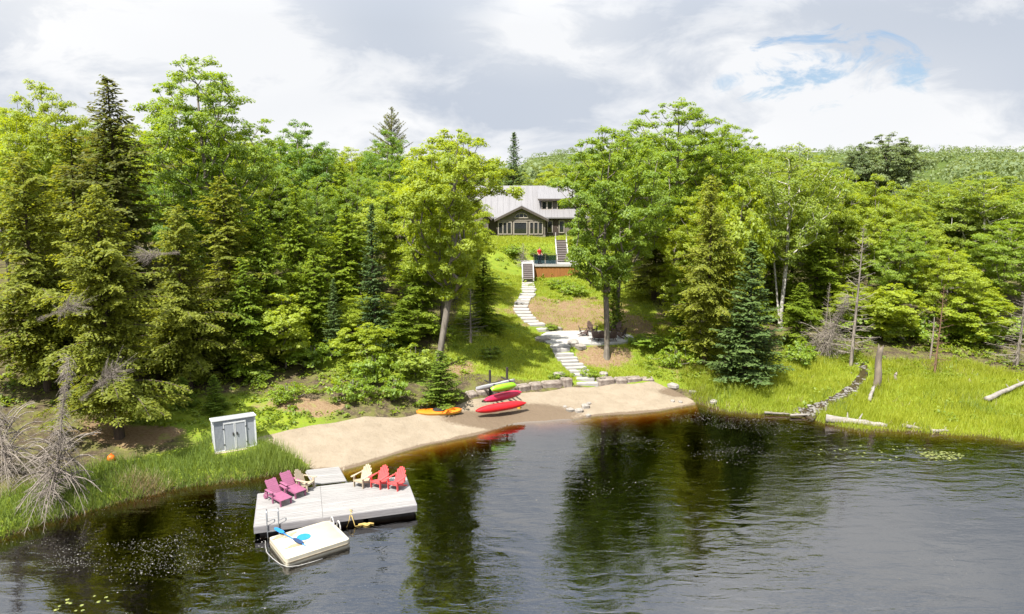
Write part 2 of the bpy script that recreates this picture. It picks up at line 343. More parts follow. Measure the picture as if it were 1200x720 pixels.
# ------------------------------------------------------------------ trees
def tubes_np(P0, P1, R0, R1, n=5):
    """one tapered n-sided tube for each edge"""
    d = unit(P1-P0); ref = np.where(np.abs(d[:, 2:3]) < .9, np.array([[0, 0, 1.]]), np.array([[1., 0, 0]]))
    a = unit(np.cross(d, ref)); b = np.cross(d, a)
    ang = np.arange(n)*2*np.pi/n; ca, sa = np.cos(ang)[None, :, None], np.sin(ang)[None, :, None]
    off = a[:, None]*ca+b[:, None]*sa
    V = np.concatenate([P0[:, None]+off*R0[:, None, None], P1[:, None]+off*R1[:, None, None]], 1)
    N = len(P0); base = (np.arange(N)*2*n)[:, None, None]; k = np.arange(n)
    q = np.stack([k, (k+1) % n, n+(k+1) % n, n+k], -1)[None]
    return V.reshape(-1, 3), (base+q).reshape(-1, 4)
def leaves_np(P, N, L, W, rng, U=None, fold=.12):
    """rhombic leaves: P base points, N normals, L lengths, W widths"""
    n = len(P); N = unit(N)
    U = rng.normal(size=(n, 3)) if U is None else U
    U = unit(U-N*np.sum(U*N, 1, keepdims=True)); S = np.cross(N, U)
    L = L[:, None]; W = W[:, None]
    V = np.stack([P-U*L*.5, P+S*W*.5+N*L*fold, P+U*L*.5, P-S*W*.5+N*L*fold], 1).reshape(-1, 3)
    return V, np.arange(4*n).reshape(n, 4)
BARK = {'maple': mat('bark_maple', (.21, .185, .155), (.095, .08, .065), 5, .9, .8, 12, stretch=(1, 1, .25)),
        'hemlock': mat('bark_hemlock', (.085, .06, .045), (.045, .034, .028), 5, .95, .8, 12, stretch=(1, 1, .25)),
        'birch': mat('bark_birch', (.52, .50, .46), (.20, .18, .16), 4, .8, .3, 14, stretch=(1, 1, 2)),
        'dead': mat('bark_dead', (.27, .235, .20), (.155, .13, .11), 3, .95, .6, 18, stretch=(1, 1, .3)),
        'rust': mat('bark_rust', (.20, .12, .07), (.12, .075, .05), 3, .95, .6, 18)}
LEAF = {'maple': leaf_mat('leaf_maple', (.125, .205, .012), (.245, .330, .020), .50),
        'maple_dark': leaf_mat('leaf_maple_dark', (.085, .165, .012), (.170, .270, .018), .47),
        'maple_lime': leaf_mat('leaf_maple_lime', (.190, .260, .010), (.330, .390, .018), .52),
        'birch': leaf_mat('leaf_birch', (.150, .220, .018), (.260, .320, .030), .50),
        'aspen': leaf_mat('leaf_aspen', (.095, .140, .050), (.180, .225, .085), .38),
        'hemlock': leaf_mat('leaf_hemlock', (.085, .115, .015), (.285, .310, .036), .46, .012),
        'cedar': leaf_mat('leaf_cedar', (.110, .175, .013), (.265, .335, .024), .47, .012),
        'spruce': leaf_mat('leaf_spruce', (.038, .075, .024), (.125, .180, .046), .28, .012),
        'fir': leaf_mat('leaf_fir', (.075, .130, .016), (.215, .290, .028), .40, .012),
        'pine': leaf_mat('leaf_pine', (.080, .098, .022), (.195, .200, .044), .36, .012),
        'shrub': leaf_mat('leaf_shrub', (.130, .215, .012), (.265, .350, .020), .48),
        'cover': leaf_mat('leaf_cover', (.120, .185, .012), (.260, .325, .024), .46),
        'reed': leaf_mat('leaf_reed', (.095, .155, .022), (.200, .260, .048), .43),
        'marsh': leaf_mat('leaf_marsh', (.200, .250, .014), (.350, .385, .030), .48),
        'rust': leaf_mat('leaf_rust', (.13, .06, .03), (.26, .13, .06), .25, .02)}

def make_broadleaf(seed, H, R, zb, nclump, nleaf, ls, trunk_r, leaf, bark='maple', lean=(0, 0), rc=(.55, 1.05), top=.62, lean_end=.45, stems=1, avoid=None):
    rng = np.random.default_rng(seed)
    # trunk line
    zt = np.linspace(0, H*.9, 16); s = np.clip(zt/(H*lean_end), 0, 1); s = s*s*(3-2*s)*.35+s*.65
    ph = rng.uniform(0, 6.28, 4); wv = .035*H*np.clip(zt/H, 0, 1)
    nodes = [np.array([lean[0]*a+w*.5*np.sin(z*5/H+ph[0]), lean[1]*a+w*.5*np.sin(z*4/H+ph[1]), z]) for z, a, w in zip(zt, s, wv)]
    parent = [-1]+list(range(15)); ntr = 16
    if stems > 1:
        for k in range(stems-1):
            az = rng.uniform(0, 6.28); pi = 0
            for z in np.linspace(H*.08, H*.8, 10):
                nodes.append(np.array([math.cos(az)*z*.16, math.sin(az)*z*.16, z])); parent.append(pi); pi = len(nodes)-1
    axis_at = lambda z: np.array([np.interp(z, zt, [n[0] for n in nodes[:16]]), np.interp(z, zt, [n[1] for n in nodes[:16]])])
    l1, l2, l3 = rng.uniform(0, 6.28, 3)
    def cand():
        u = rng.uniform(.02, 1); z = zb+(H-zb)*u
        wd = np.sin(np.pi*u**(math.log(.5)/math.log(top)))**.62
        az = rng.uniform(0, 6.28); lob = 1+.24*np.sin(2*az+l1+3*u)+.18*np.sin(3*az+l2-7*u)+.12*np.sin(5*az+l3+9*u)
        rad = R*wd*lob*(.22+.78*rng.uniform()**.55)*.92*(1.22 if rng.uniform() < .08 else 1); a = axis_at(z)
        return np.array([a[0]+rad*math.cos(az), a[1]+rad*math.sin(az), z])
    cl = []
    for i in range(nclump):
        cs = [cand() for _ in range(6)]
        if avoid: cs = [c for c in cs if not avoid(c)] or [np.array([*axis_at(zb+(H-zb)*.6), zb+(H-zb)*.6])]
        if cl:
            arr = np.array(cl); cs.sort(key=lambda c: -np.min(np.sum((arr-c)**2*np.array([1, 1, 1.5]), 1)))
        cl.append(cs[0])
    cl = np.array(cl)
    order = np.argsort([np.linalg.norm(c[:2]-axis_at(c[2]))+.25*(c[2]-zb) for c in cl])
    tips = []
    for ci in order:
        c = cl[ci]; arr = np.array(nodes); dv = c-arr; hd = np.linalg.norm(dv[:, :2], axis=1)
        cost = np.linalg.norm(dv, axis=1)+2.2*np.maximum(0, .55*hd-dv[:, 2])
        cost = cost+np.where(arr[:, 2] < zb*.75, 6, 0)
        j = int(np.argmin(cost)); p0 = nodes[j]; L = np.linalg.norm(c-p0); k = max(2, int(L/.7)); pi = j
        for q in range(1, k+1):
            f = q/k; pt = p0+(c-p0)*f+np.array([0, 0, -.10*L*math.sin(f*math.pi)])+rng.normal(size=3)*.06*L*(1-f)*(q < k)
            nodes.append(pt); parent.append(pi); pi = len(nodes)-1
        tips.append(pi)
    nodes = np.array(nodes); parent = np.array(parent); acc = np.zeros(len(nodes))
    for t_ in tips: acc[t_] += 1
    for i in range(len(nodes)-1, 0, -1): acc[parent[i]] += max(acc[i], .3)
    rad = np.maximum((acc/acc[0])**.46*trunk_r, .014)
    rad[:16] = np.maximum(rad[:16], trunk_r*(1-.93*zt/(H*.9))*.8)
    e = np.arange(1, len(nodes)); p = parent[e]
    r0 = np.where((e < 16) | (acc[p] < acc[e]*1.6), rad[p], rad[e]*1.15)
    Vt, Ft = tubes_np(nodes[p], nodes[e], r0, rad[e], 7)
    # root flare
    low = Vt[:, 2] < .35; fl = 1+.5*np.clip(1-Vt[:, 2]/.35, 0, 1)**2; Vt[low, :2] *= fl[low, None]
    trunk = np_mesh('trunk', Vt, Ft, BARK[bark], smooth=True)
    Ps, Ns, Ts = [], [], []
    ctr = np.array([lean[0], lean[1], zb+(H-zb)*.45])
    for c in cl:
        r = rng.uniform(*rc)*(1-.35*max(0, (c[2]-zb)/(H-zb)-.7)/.3); n = int(nleaf*(r/np.mean(rc))**2)
        m_ = rng.integers(6, 11); sub_ = unit(rng.normal(size=(m_, 3)))*rng.uniform(.25, 1.0, (m_, 1))*np.array([r*.95, r*.95, r*.5])
        wgt = rng.uniform(.4, 1.6, m_); pick = rng.choice(m_, n, p=wgt/wgt.sum()); g = rng.normal(size=(n, 3)); g = g/np.maximum(1, np.linalg.norm(g, axis=1, keepdims=True)/1.8)
        off = sub_[pick]+g*np.array([r*.24, r*.24, r*.115])*(.7+.6*(wgt[pick]/1.6))[:, None]; off[:, 2] += -.14*(off[:, 0]**2+off[:, 1]**2)/r
        P = c+off; out = unit(P-ctr)
        Ps.append(P); Ns.append(.45*out+np.array([0, 0, .75])+.5*unit(off)+.55*rng.normal(size=(n, 3)))
        Ts.append(np.clip(.42+rng.normal()*.16+rng.normal(size=n)*.17, 0, 1))
    P = np.concatenate(Ps); N = np.concatenate(Ns); T = np.concatenate(Ts); n = len(P)
    L = ls*rng.uniform(.5, 1.5, n); V, F = leaves_np(P, N, L, L*rng.uniform(.55, .95, n), rng)
    crown = np_mesh('crown', V, F, LEAF[leaf], {'tint': np.repeat(T, 4)})
    return dict(trunk=trunk, crown=crown, H=H, R=R)

def make_conifer(seed, H, R, nb, style, leaf, bark='hemlock', z0=.08, dead=False, trunk_r=None):
    rng = np.random.default_rng(seed); tr = trunk_r or .013*H+.03
    zt = np.linspace(0, H, 18); ph = rng.uniform(0, 6.28, 2)
    ax = lambda z: np.stack([.012*H*np.sin(z*4/H+ph[0])*np.clip(z/H, 0, 1), .012*H*np.sin(z*3.3/H+ph[1])*np.clip(z/H, 0, 1), z], -1)
    T = ax(zt); rt = tr*(1-.97*(zt/H))+.01
    E0, E1, RA, RB = [T[:-1]], [T[1:]], [rt[:-1]], [rt[1:]]
    Ps, Ns, Us, Ls, Ws, Ts = [], [], [], [], [], []
    for i in range(nb):
        u = z0+(1-z0)*(i+rng.uniform())/nb
        if style == 'pine': u = z0+(1-z0)*(round(u*13)+rng.normal()*.12)/13.; u = rng.uniform(.82, .99) if u > .93 else max(u, z0)
        z = u*H
        uu = (u-z0)/(1-z0)
        if style == 'spruce': prof = (1-uu)**.85+.02; e0, droop, dens = math.radians(-8+45*uu), -.12, 1.0
        elif style == 'fir': prof = (1-uu)**.8+.03; e0, droop, dens = math.radians(12+40*uu), -.05, 1.0
        elif style == 'tangle': prof = (.5+.5*math.sin(uu*5+1))*(1-.55*uu)+.15; e0, droop, dens = math.radians(rng.uniform(-25, 55)), .55, 1.0
        elif style == 'pine': prof = (.55+.45*math.sin(math.pi*min(1, uu*.8+.22)))*(1-uu**3)+.03; e0, droop, dens = math.radians(8+40*uu), -.12, .8
        else: prof = (1-uu**1.7)**.75*(.82+.18*math.sin(uu*9+seed))*(.78+.32*math.sin(i*2.39996*2+uu*14+seed))+.04; e0, droop, dens = math.radians(14+34*uu), .34, 1.15
        L = R*prof*rng.uniform(.55, 1.12)
        if style == 'hemlock' and rng.uniform() < .1: L *= 1.2
        L = max(L, .12)
        az = i*2.39996+rng.normal()*.35; hd = np.array([math.cos(az), math.sin(az), 0]); sd = np.array([-math.sin(az), math.cos(az), 0])
        b0 = ax(np.array([z]))[0]
        ff = np.linspace(0, 1, 6); bend = rng.normal()*.14
        pts = b0+ff[:, None]*L*hd+(np.array([0, 0, 1.])*(math.tan(e0)*ff*L*.8-droop*L*ff**2)[:, None])+sd*(bend*L*ff**2)[:, None]
        br = max(.012, .012*L+.006); 
        E0.append(pts[:-1]); E1.append(pts[1:]); RA.append(np.linspace(br, br*.35, 6)[:-1]); RB.append(np.linspace(br, br*.35, 6)[1:])
        nt = max(3, int(L/(.17 if not dead else .30)*dens))
        s0 = .45 if style == 'pine' else .12
        s = np.repeat(np.linspace(s0, 1, nt), 2)+rng.normal(size=2*nt)*.03; s = np.clip(s, .05, 1)
        sgn = np.tile([1, -1], nt); tl = (.46*L*(1-s)**.75+.16)*rng.uniform(.6, 1.2, 2*nt)*(1 if style != 'pine' else .6)
        tl = np.minimum(tl, 1.3)
        bp = np.stack([np.interp(s, ff, pts[:, k]) for k in range(3)], -1)
        fwd = unit(pts[-1]-pts[0]); ang = np.radians(rng.uniform(35, 65, 2*nt))
        td = fwd*np.cos(ang)[:, None]+sd*(sgn*np.sin(ang))[:, None]+np.array([0, 0, 1.])*(rng.normal(size=2*nt)*.13-(.30 if style == 'hemlock' else .05))[:, None]
        td = unit(td)
        if dead:
            E0.append(bp); E1.append(bp+td*tl[:, None]*.9+np.array([0, 0, -.05])); RA.append(np.full(len(bp), .009)); RB.append(np.full(len(bp), .004))
            continue
        ncard = np.maximum(2, (tl/.105).astype(int)); tot = int(ncard.sum()); ti = np.repeat(np.arange(2*nt), ncard)
        fr = (np.arange(tot)-np.repeat(np.cumsum(ncard)-ncard, ncard)+rng.uniform(.2, .8, tot))/ncard[ti]
        P = bp[ti]+td[ti]*(fr*tl[ti])[:, None]+np.array([0, 0, -1.])*(.22*tl[ti]*fr**2*(1 if style == 'hemlock' else .2))[:, None]+rng.normal(size=(tot, 3))*.03
        Nn = np.array([0, 0, 1.])+.35*hd+.38*rng.normal(size=(tot, 3))
        U = td[ti]*.9+sd*(rng.choice([-1, 1], tot)*.55)[:, None]+.25*rng.normal(size=(tot, 3))
        Ps.append(P); Ns.append(Nn); Us.append(U)
        k = {'hemlock': 1., 'spruce': .95, 'fir': .95, 'pine': 1.15}[style]
        Ls.append(.25*k*rng.uniform(.7, 1.3, tot)); Ws.append((.115 if style != 'pine' else .07)*rng.uniform(.8, 1.3, tot))
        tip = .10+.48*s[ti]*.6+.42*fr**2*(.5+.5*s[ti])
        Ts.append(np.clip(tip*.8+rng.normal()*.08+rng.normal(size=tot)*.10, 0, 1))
    Vt, Ft = tubes_np(np.concatenate(E0), np.concatenate(E1), np.concatenate(RA), np.concatenate(RB), 5 if not dead else 4)
    trunk = np_mesh('trunk', Vt, Ft, BARK[bark], smooth=True)
    crown = None
    if not dead:
        P, N, U = (np.concatenate(a) for a in (Ps, Ns, Us)); L, W, Tn = (np.concatenate(a) for a in (Ls, Ws, Ts))
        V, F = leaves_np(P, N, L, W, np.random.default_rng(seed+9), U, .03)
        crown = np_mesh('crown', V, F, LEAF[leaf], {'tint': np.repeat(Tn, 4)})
    return dict(trunk=trunk, crown=crown, H=H, R=R)

VAR = {}
def variant(key):
    if key not in VAR: VAR[key] = RECIPE[key]()
    return VAR[key]
RECIPE = {}
for i, (lf, H, R, zb, tp) in enumerate([('maple', 16, 4.2, 4.2, .58), ('maple', 15, 4.6, 3.4, .52), ('maple_dark', 15, 4.2, 3.2, .5), ('maple_lime', 14, 4.0, 3.0, .52), ('maple_lime', 13, 3.6, 2.2, .5), ('maple', 18, 4.4, 5.0, .56), ('birch', 15, 3.7, 3.4, .55), ('birch', 13, 3.6, 2.4, .5)]):
    RECIPE['b%d' % i] = lambda i=i, lf=lf, H=H, R=R, zb=zb, tp=tp: make_broadleaf(100+i, H, R, zb, 170, 330, .130, .17, lf, 'birch' if lf == 'birch' else 'maple', top=tp, rc=(.5, 1.0))
RECIPE['lean'] = lambda: make_broadleaf(211, 15.2, 4.1, 4.9, 180, 350, .125, .21, 'maple_lime', lean=(1.2, .2), top=.60, rc=(.42, .92), avoid=lambda p: p[0] > 2.2 and p[2] < 11.3)
RECIPE['front'] = lambda: make_broadleaf(222, 15.0, 3.9, 4.2, 190, 350, .125, .19, 'maple', lean=(-.2, 0), top=.56, rc=(.42, .92), avoid=lambda p: p[0] < -2.65 and p[2] < 11)
RECIPE['second'] = lambda: make_broadleaf(223, 15.0, 3.2, 4.6, 130, 330, .125, .16, 'maple', lean=(.6, .2), top=.56, rc=(.42, .92))
RECIPE['tallmaple'] = lambda: make_broadleaf(233, 21.0, 4.6, 5.5, 210, 340, .135, .24, 'maple', lean=(-.5, 0), top=.60, rc=(.5, 1.05))
RECIPE['tallright'] = lambda: make_broadleaf(234, 18.0, 4.7, 4.6, 200, 340, .135, .22, 'maple', lean=(.3, 0), top=.60, rc=(.5, 1.05))
RECIPE['whitebirch'] = lambda: make_broadleaf(244, 14.0, 3.5, 5.0, 130, 200, .13, .14, 'birch', 'birch', top=.58, rc=(.5, .9), stems=2)
RECIPE['aspen'] = lambda: make_broadleaf(255, 18, 3.2, 7.5, 120, 240, .17, .2, 'aspen', top=.6)
RECIPE['sapling'] = lambda: make_broadleaf(266, 6.5, 1.9, 1.0, 70, 200, .15, .06, 'maple_lime', top=.55, rc=(.4, .75))
RECIPE['shrub0'] = lambda: make_broadleaf(270, 1.6, .95, .15, 26, 75, .13, .025, 'shrub', top=.5, rc=(.25, .45), stems=4)
RECIPE['shrub1'] = lambda: make_broadleaf(271, 1.3, 1.1, .12, 28, 75, .12, .025, 'shrub', top=.45, rc=(.25, .45), stems=4)
RECIPE['shrub2'] = lambda: make_broadleaf(272, 2.2, 1.0, .2, 30, 75, .14, .03, 'cover', top=.5, rc=(.25, .5), stems=3)
for i, (H, R, nb) in enumerate([(15, 3.9, 200), (14, 4.4, 190), (17, 3.6, 220), (13, 3.4, 180)]):
    RECIPE['h%d' % i] = lambda i=i, H=H, R=R, nb=nb: make_conifer(300+i, H, R, nb, 'hemlock', 'hemlock', z0=.10)
RECIPE['hfront'] = lambda: make_conifer(310, 15, 5.0, 250, 'hemlock', 'hemlock', z0=.14, trunk_r=.34)
for i, (H, R, nb) in enumerate([(13, 1.9, 190), (11, 2.3, 180)]):
    RECIPE['s%d' % i] = lambda i=i, H=H, R=R, nb=nb: make_conifer(320+i, H, R, nb, 'spruce', 'spruce', z0=.07)
for i, (H, R, nb) in enumerate([(12, 2.6, 190), (13, 3.2, 200)]):
    RECIPE['c%d' % i] = lambda i=i, H=H, R=R, nb=nb: make_conifer(360+i, H, R, nb, 'hemlock', 'cedar', z0=.05)
RECIPE['f0'] = lambda: make_conifer(330, 3.0, 1.15, 75, 'fir', 'fir', z0=.05, trunk_r=.05)
RECIPE['f1'] = lambda: make_conifer(331, 8.0, 1.9, 120, 'fir', 'fir', z0=.05, trunk_r=.09)
RECIPE['p0'] = lambda: make_conifer(340, 19, 3.4, 150, 'pine', 'pine', z0=.4, trunk_r=.24)
RECIPE['ptop'] = lambda: make_conifer(341, 17, 3.3, 260, 'hemlock', 'pine', z0=.12, trunk_r=.22)
for i, (H, R, nb, bk) in enumerate([(9, 2.4, 55, 'dead'), (8, 2.0, 60, 'dead'), (6.5, 1.7, 42, 'rust'), (7, 2.6, 95, 'dead')]):
    RECIPE['d%d' % i] = lambda i=i, H=H, R=R, nb=nb, bk=bk: make_conifer(350+i, H, R, nb, 'spruce', None, bk, z0=.10, dead=True, trunk_r=.14)

RECIPE['tangle'] = lambda: make_conifer(371, 6, 3.0, 230, 'tangle', None, 'dead', z0=.04, dead=True, trunk_r=.10)
def put_tree(name, key, base, H, R, label, cat='tree', group=None, rz=0.0, crown_key=None):
    v = variant(key); root = empty(name, base, rz, label, cat, group)
    root.scale = (R/v['R'], R/v['R'], H/v['H'])
    link('trunk', v['trunk'], root)
    if v['crown'] is not None: link('crown', v['crown'], root)
    return root
def tree_px(name, key, top, hw, label, base=None, Y=None, bx=None, rz=None, sink=.12, **kw):
    """top: pixel of the tip; the foot from its pixel on the ground, or from a chosen distance Y when hidden"""
    if base: g = ground(*base)
    else:
        x = at_Y(bx if bx is not None else top[0], top[1], Y).x; g = Vector((x, Y, hz(x, Y)))
    H = at_Y(top[0], top[1], g.y).z-g.z; depth = g.y*math.cos(PITCH)+(HCAM-g.z-H*.6)*math.sin(PITCH)
    R = hw*depth/FPX; g.z -= sink
    rz = (hash((top, hw)) % 628)/100 if rz is None else rz
    return put_tree(name, key, g, H, R, label, rz=rz, **kw)
TREES = [
 # name, variant, top pixel, half width px, label, base pixel | distance
 ('hemlock_tree','hfront',(158,215),92,'big hemlock with dark trunk and drooping boughs above the orange ball', dict(base=(140,514), rz=.4)),
 ('hemlock_tree','ptop',(122,90),84,'tall brownish hemlock with ragged bare-looking tip left of the tallest maple', dict(Y=39, bx=128)),
 ('maple_tree','tallmaple',(208,61),76,'tallest maple on the left, its crown highest against the clouds', dict(Y=45, bx=240, rz=0)),
 ('maple_tree','b3',(45,96),56,'yellow-green maple top at the far left skyline', dict(Y=47)),
 ('hemlock_tree','h1',(22,178),92,'golden hemlock at the left picture edge above the grey dead branches', dict(Y=34)),
 ('hemlock_tree','h0',(78,150),84,'olive hemlock between the left edge and the ragged-topped hemlock', dict(Y=42)),
 ('hemlock_tree','h2',(262,205),70,'dark shaded hemlock right of the tallest maple', dict(Y=40, bx=262)),
 ('hemlock_tree','h1',(205,240),70,'hemlock tucked behind the big front hemlock on its right', dict(Y=36.5)),
 ('hemlock_tree','c1',(305,235),46,'hemlock standing right of the dark shaded hemlock on the slope', dict(Y=41.5)),
 ('maple_tree','b2',(350,140),52,'round dark green maple on the skyline left of centre', dict(Y=58)),
 ('maple_tree','b3',(290,165),40,'light green maple peeking between tallest maple and round dark maple', dict(Y=54)),
 ('hemlock_tree','c1',(345,215),50,'hemlock in front of the round dark green maple', dict(Y=45)),
 ('fir_tree','c0',(398,190),38,'yellowish fir with pointed top behind the narrow dark spruce', dict(Y=54)),
 ('hemlock_tree','c0',(404,240),46,'feathery hemlock left of the narrow dark spruce', dict(Y=47)),
 ('spruce_tree','s0',(441,238),27,'narrow dark spruce left of the leaning maple', dict(base=(441,412))),
 ('spruce_tree','s0',(392,325),17,'thin spindly spruce in the undergrowth above the sandy beach', dict(base=(394,418))),
 ('maple_tree','b2',(452,150),40,'dark green maple behind the crown of the leaning maple', dict(Y=60)),
 ('pine_tree','p0',(459,124),27,'layered pine with flat-tiered tip rising above the skyline maples', dict(Y=72)),
 ('maple_tree','lean',(538,147),76,'leaning maple with bare grey trunk beside the stone steps', dict(base=(513,432), rz=0, sink=.2)),
 ('hemlock_tree','c1',(492,265),50,'lush hemlock filling the shade below the leaning maple', dict(Y=45.5)),
 ('hemlock_tree','c0',(566,300),38,'low hemlock behind the leaning maple trunk on its right', dict(Y=48)),
 ('spruce_tree','s1',(601,155),24,'pointed spruce showing above the lake house roof', dict(Y=96)),
 ('fir_tree','f1',(516,410),31,'small bushy spruce at the foot of the leaning maple', dict(base=(516,474))),
 ('fir_tree','f1',(254,438),18,'young bright fir on the bank just above the grey shed', dict(base=(254,484))),
 ('fir_tree','f1',(217,440),17,'young yellow-green fir left of the shed on the mossy bank', dict(base=(216,478))),
 ('maple_tree','front',(700,142),68,'maple with tall bare trunk in front of the fire pit chairs', dict(base=(711,419), rz=0, sink=.2)),
 ('maple_tree','second',(735,160),50,'slimmer maple standing just behind the maple by the fire pit', dict(base=(723,386), rz=1.1)),
 ('fir_tree','f0',(719,336),15,'small dark fir beside the fire pit patio', dict(base=(719,386))),
 ('maple_tree','tallright',(800,116),72,'tallest maple right of the house clearing, crown against the clouds', dict(Y=56, rz=2)),
 ('hemlock_tree','h2',(772,190),46,'dark hemlock in deep shade beyond the dirt slope', dict(Y=58)),
 ('hemlock_tree','h0',(832,205),54,'hemlock with dark straight trunk at the end of the beach wall', dict(base=(825,430), rz=2)),
 ('spruce_tree','s1',(884,282),52,'broad blue-green spruce reaching down to the shore grass', dict(base=(872,447))),
 ('maple_tree','sapling',(872,212),34,'slim yellow-green maple sapling rising behind the broad blue-green spruce', dict(Y=45)),
 ('maple_tree','b0',(862,146),48,'maple crown right of the tallest right-hand maple', dict(Y=62)),
 ('birch_tree','whitebirch',(925,165),62,'birch with forked white trunk above the pale dead bush', dict(base=(914,384), rz=.6)),
 ('hemlock_tree','c0',(905,285),42,'dark hemlock behind the birch trunk', dict(Y=55)),
 ('birch_tree','b6',(975,190),48,'pale green birch right of the white-trunked birch', dict(Y=60)),
 ('aspen_tree','aspen',(1042,156),34,'grey-green poplar standing tall on the right skyline', dict(Y=84)),
 ('aspen_tree','aspen',(1008,172),24,'smaller grey-green poplar left of the tall skyline poplar', dict(Y=86)),
 ('maple_tree','b3',(1030,205),44,'lime maple above the tall grey dead spruce', dict(Y=58)),
 ('birch_tree','b6',(1090,212),44,'olive birch left of the rounded right-edge birch', dict(Y=64)),
 ('birch_tree','b6',(1160,200),62,'rounded olive birch near the right picture edge', dict(Y=58)),
 ('maple_tree','b1',(1060,258),44,'green maple behind the rust-brown dead spruce', dict(Y=53)),
 ('maple_tree','b4',(1115,285),42,'low lime maple at the back of the marsh', dict(Y=50)),
 ('maple_tree','b0',(1185,255),52,'maple behind the dead tree at the right edge', dict(Y=52)),
 ('hemlock_tree','c1',(962,255),46,'dark hemlock between birch trunk and tall dead spruce', dict(Y=54)),
 ('maple_tree','sapling',(1045,330),34,'leafy sapling at the marsh edge right of the broken stump', dict(Y=49)),
 ('maple_tree','sapling',(1150,340),36,'leafy sapling at the marsh edge near the right edge dead tree', dict(Y=47.5)),
 ('maple_tree','sapling',(800,300),26,'yellow-green sapling at the edge of the shaded dirt slope', dict(Y=50)),
 ('hemlock_tree','h0',(190,330),60,'low hemlock in the shade right of the big hemlock trunk', dict(Y=38)),
 ('hemlock_tree','h1',(60,300),80,'broad hemlock behind the grey dead branches on the left bank', dict(Y=36)),
 ('hemlock_tree','h3',(240,320),52,'hemlock on the slope behind the young bright firs', dict(Y=40)),
 ('cedar_tree','c1',(283,300),48,'bright feathery cedar on the slope above the shed to its right', dict(Y=38.5)),
 ('cedar_tree','c0',(365,290),40,'feathery yellow-green cedar below the round dark maple', dict(Y=42.5)),
 ('cedar_tree','c1',(470,350),36,'low cedar between the narrow dark spruce and the leaning trunk', dict(Y=43)),
 ('maple_tree','sapling',(330,340),36,'leafy maple sapling in the undergrowth above the beach', dict(Y=40)),
 ('maple_tree','sapling',(425,375),30,'small leafy sapling right above the middle of the beach', dict(Y=39.5)),
 ('cedar_tree','c0',(800,330),26,'cedar in front of the dark hemlock beyond the dirt slope', dict(Y=46.5)),
 ('cedar_tree','c1',(940,330),36,'cedar behind the pale dead bush', dict(Y=48)),
 ('maple_tree','b4',(1000,330),40,'low lime maple behind the tall grey dead spruce', dict(Y=52)),
 ('maple_tree','b4',(440,340),44,'bright low maple in the undergrowth below the dark spruce', dict(Y=45)),
]
BIG = [tree_px(nm, key, top, hw, lab, **kw) for nm, key, top, hw, lab, kw in TREES][0]
# bleached dead boughs hanging on the outside of the big hemlock
Wb = Matrix.LocRotScale(BIG.location, BIG.rotation_euler, BIG.scale)
for (px, py, Yd, ang, sc) in ((138, 432, 27.6, -2.2, .30), (92, 356, 28.0, -1.9, .26), (165, 300, 28.4, 1.5, .22)):
    o = link('dead_bough', variant('tangle')['trunk'], BIG); o.matrix_basis = Wb.inverted() @ Matrix.Translation(at_Y(px, py, Yd)) @ Matrix.Rotation(ang, 4, 'Y') @ Matrix.Diagonal((sc*.6, sc*.6, sc*1.2, 1))
    o['label'] = 'bleached dead bough'
for nm, key, top, hw, lab, kw in [
 ('dead_spruce','d0',(1000,262),38,'tall grey dead spruce with bare branches beside the creek', dict(base=(997,430))),
 ('dead_spruce','d2',(1096,332),20,'thin rust-brown dead spruce standing in the marsh', dict(base=(1095,438))),
 ('dead_spruce','d1',(1194,340),36,'bare grey dead tree cut by the right picture edge', dict(base=(1190,432))),
 ('dead_tree','tangle',(946,325),36,'pale bleached dead bush leaning out over the shore grass', dict(base=(962,414))),
 ('dead_tree','tangle',(48,420),50,'grey dead tree tangled on the left bank above the water', dict(base=(60,590))),
 ('dead_tree','tangle',(14,395),44,'bare dead tree at the left picture edge with whitish twigs', dict(base=(12,560))),
 ('dead_spruce','d1',(545,330),22,'spindly bare dead spruce behind the leaning maple trunk', dict(base=(552,402))),
 ('dead_spruce','d1',(972,330),14,'thin dead spruce left of the tall grey one', dict(Y=47))]:
    o = tree_px(nm, key, top, hw, lab, **kw)
    if key == 'tangle': o.rotation_euler = (.10, {946: -.5, 48: .25, 14: .35}[top[0]], o.rotation_euler.z)
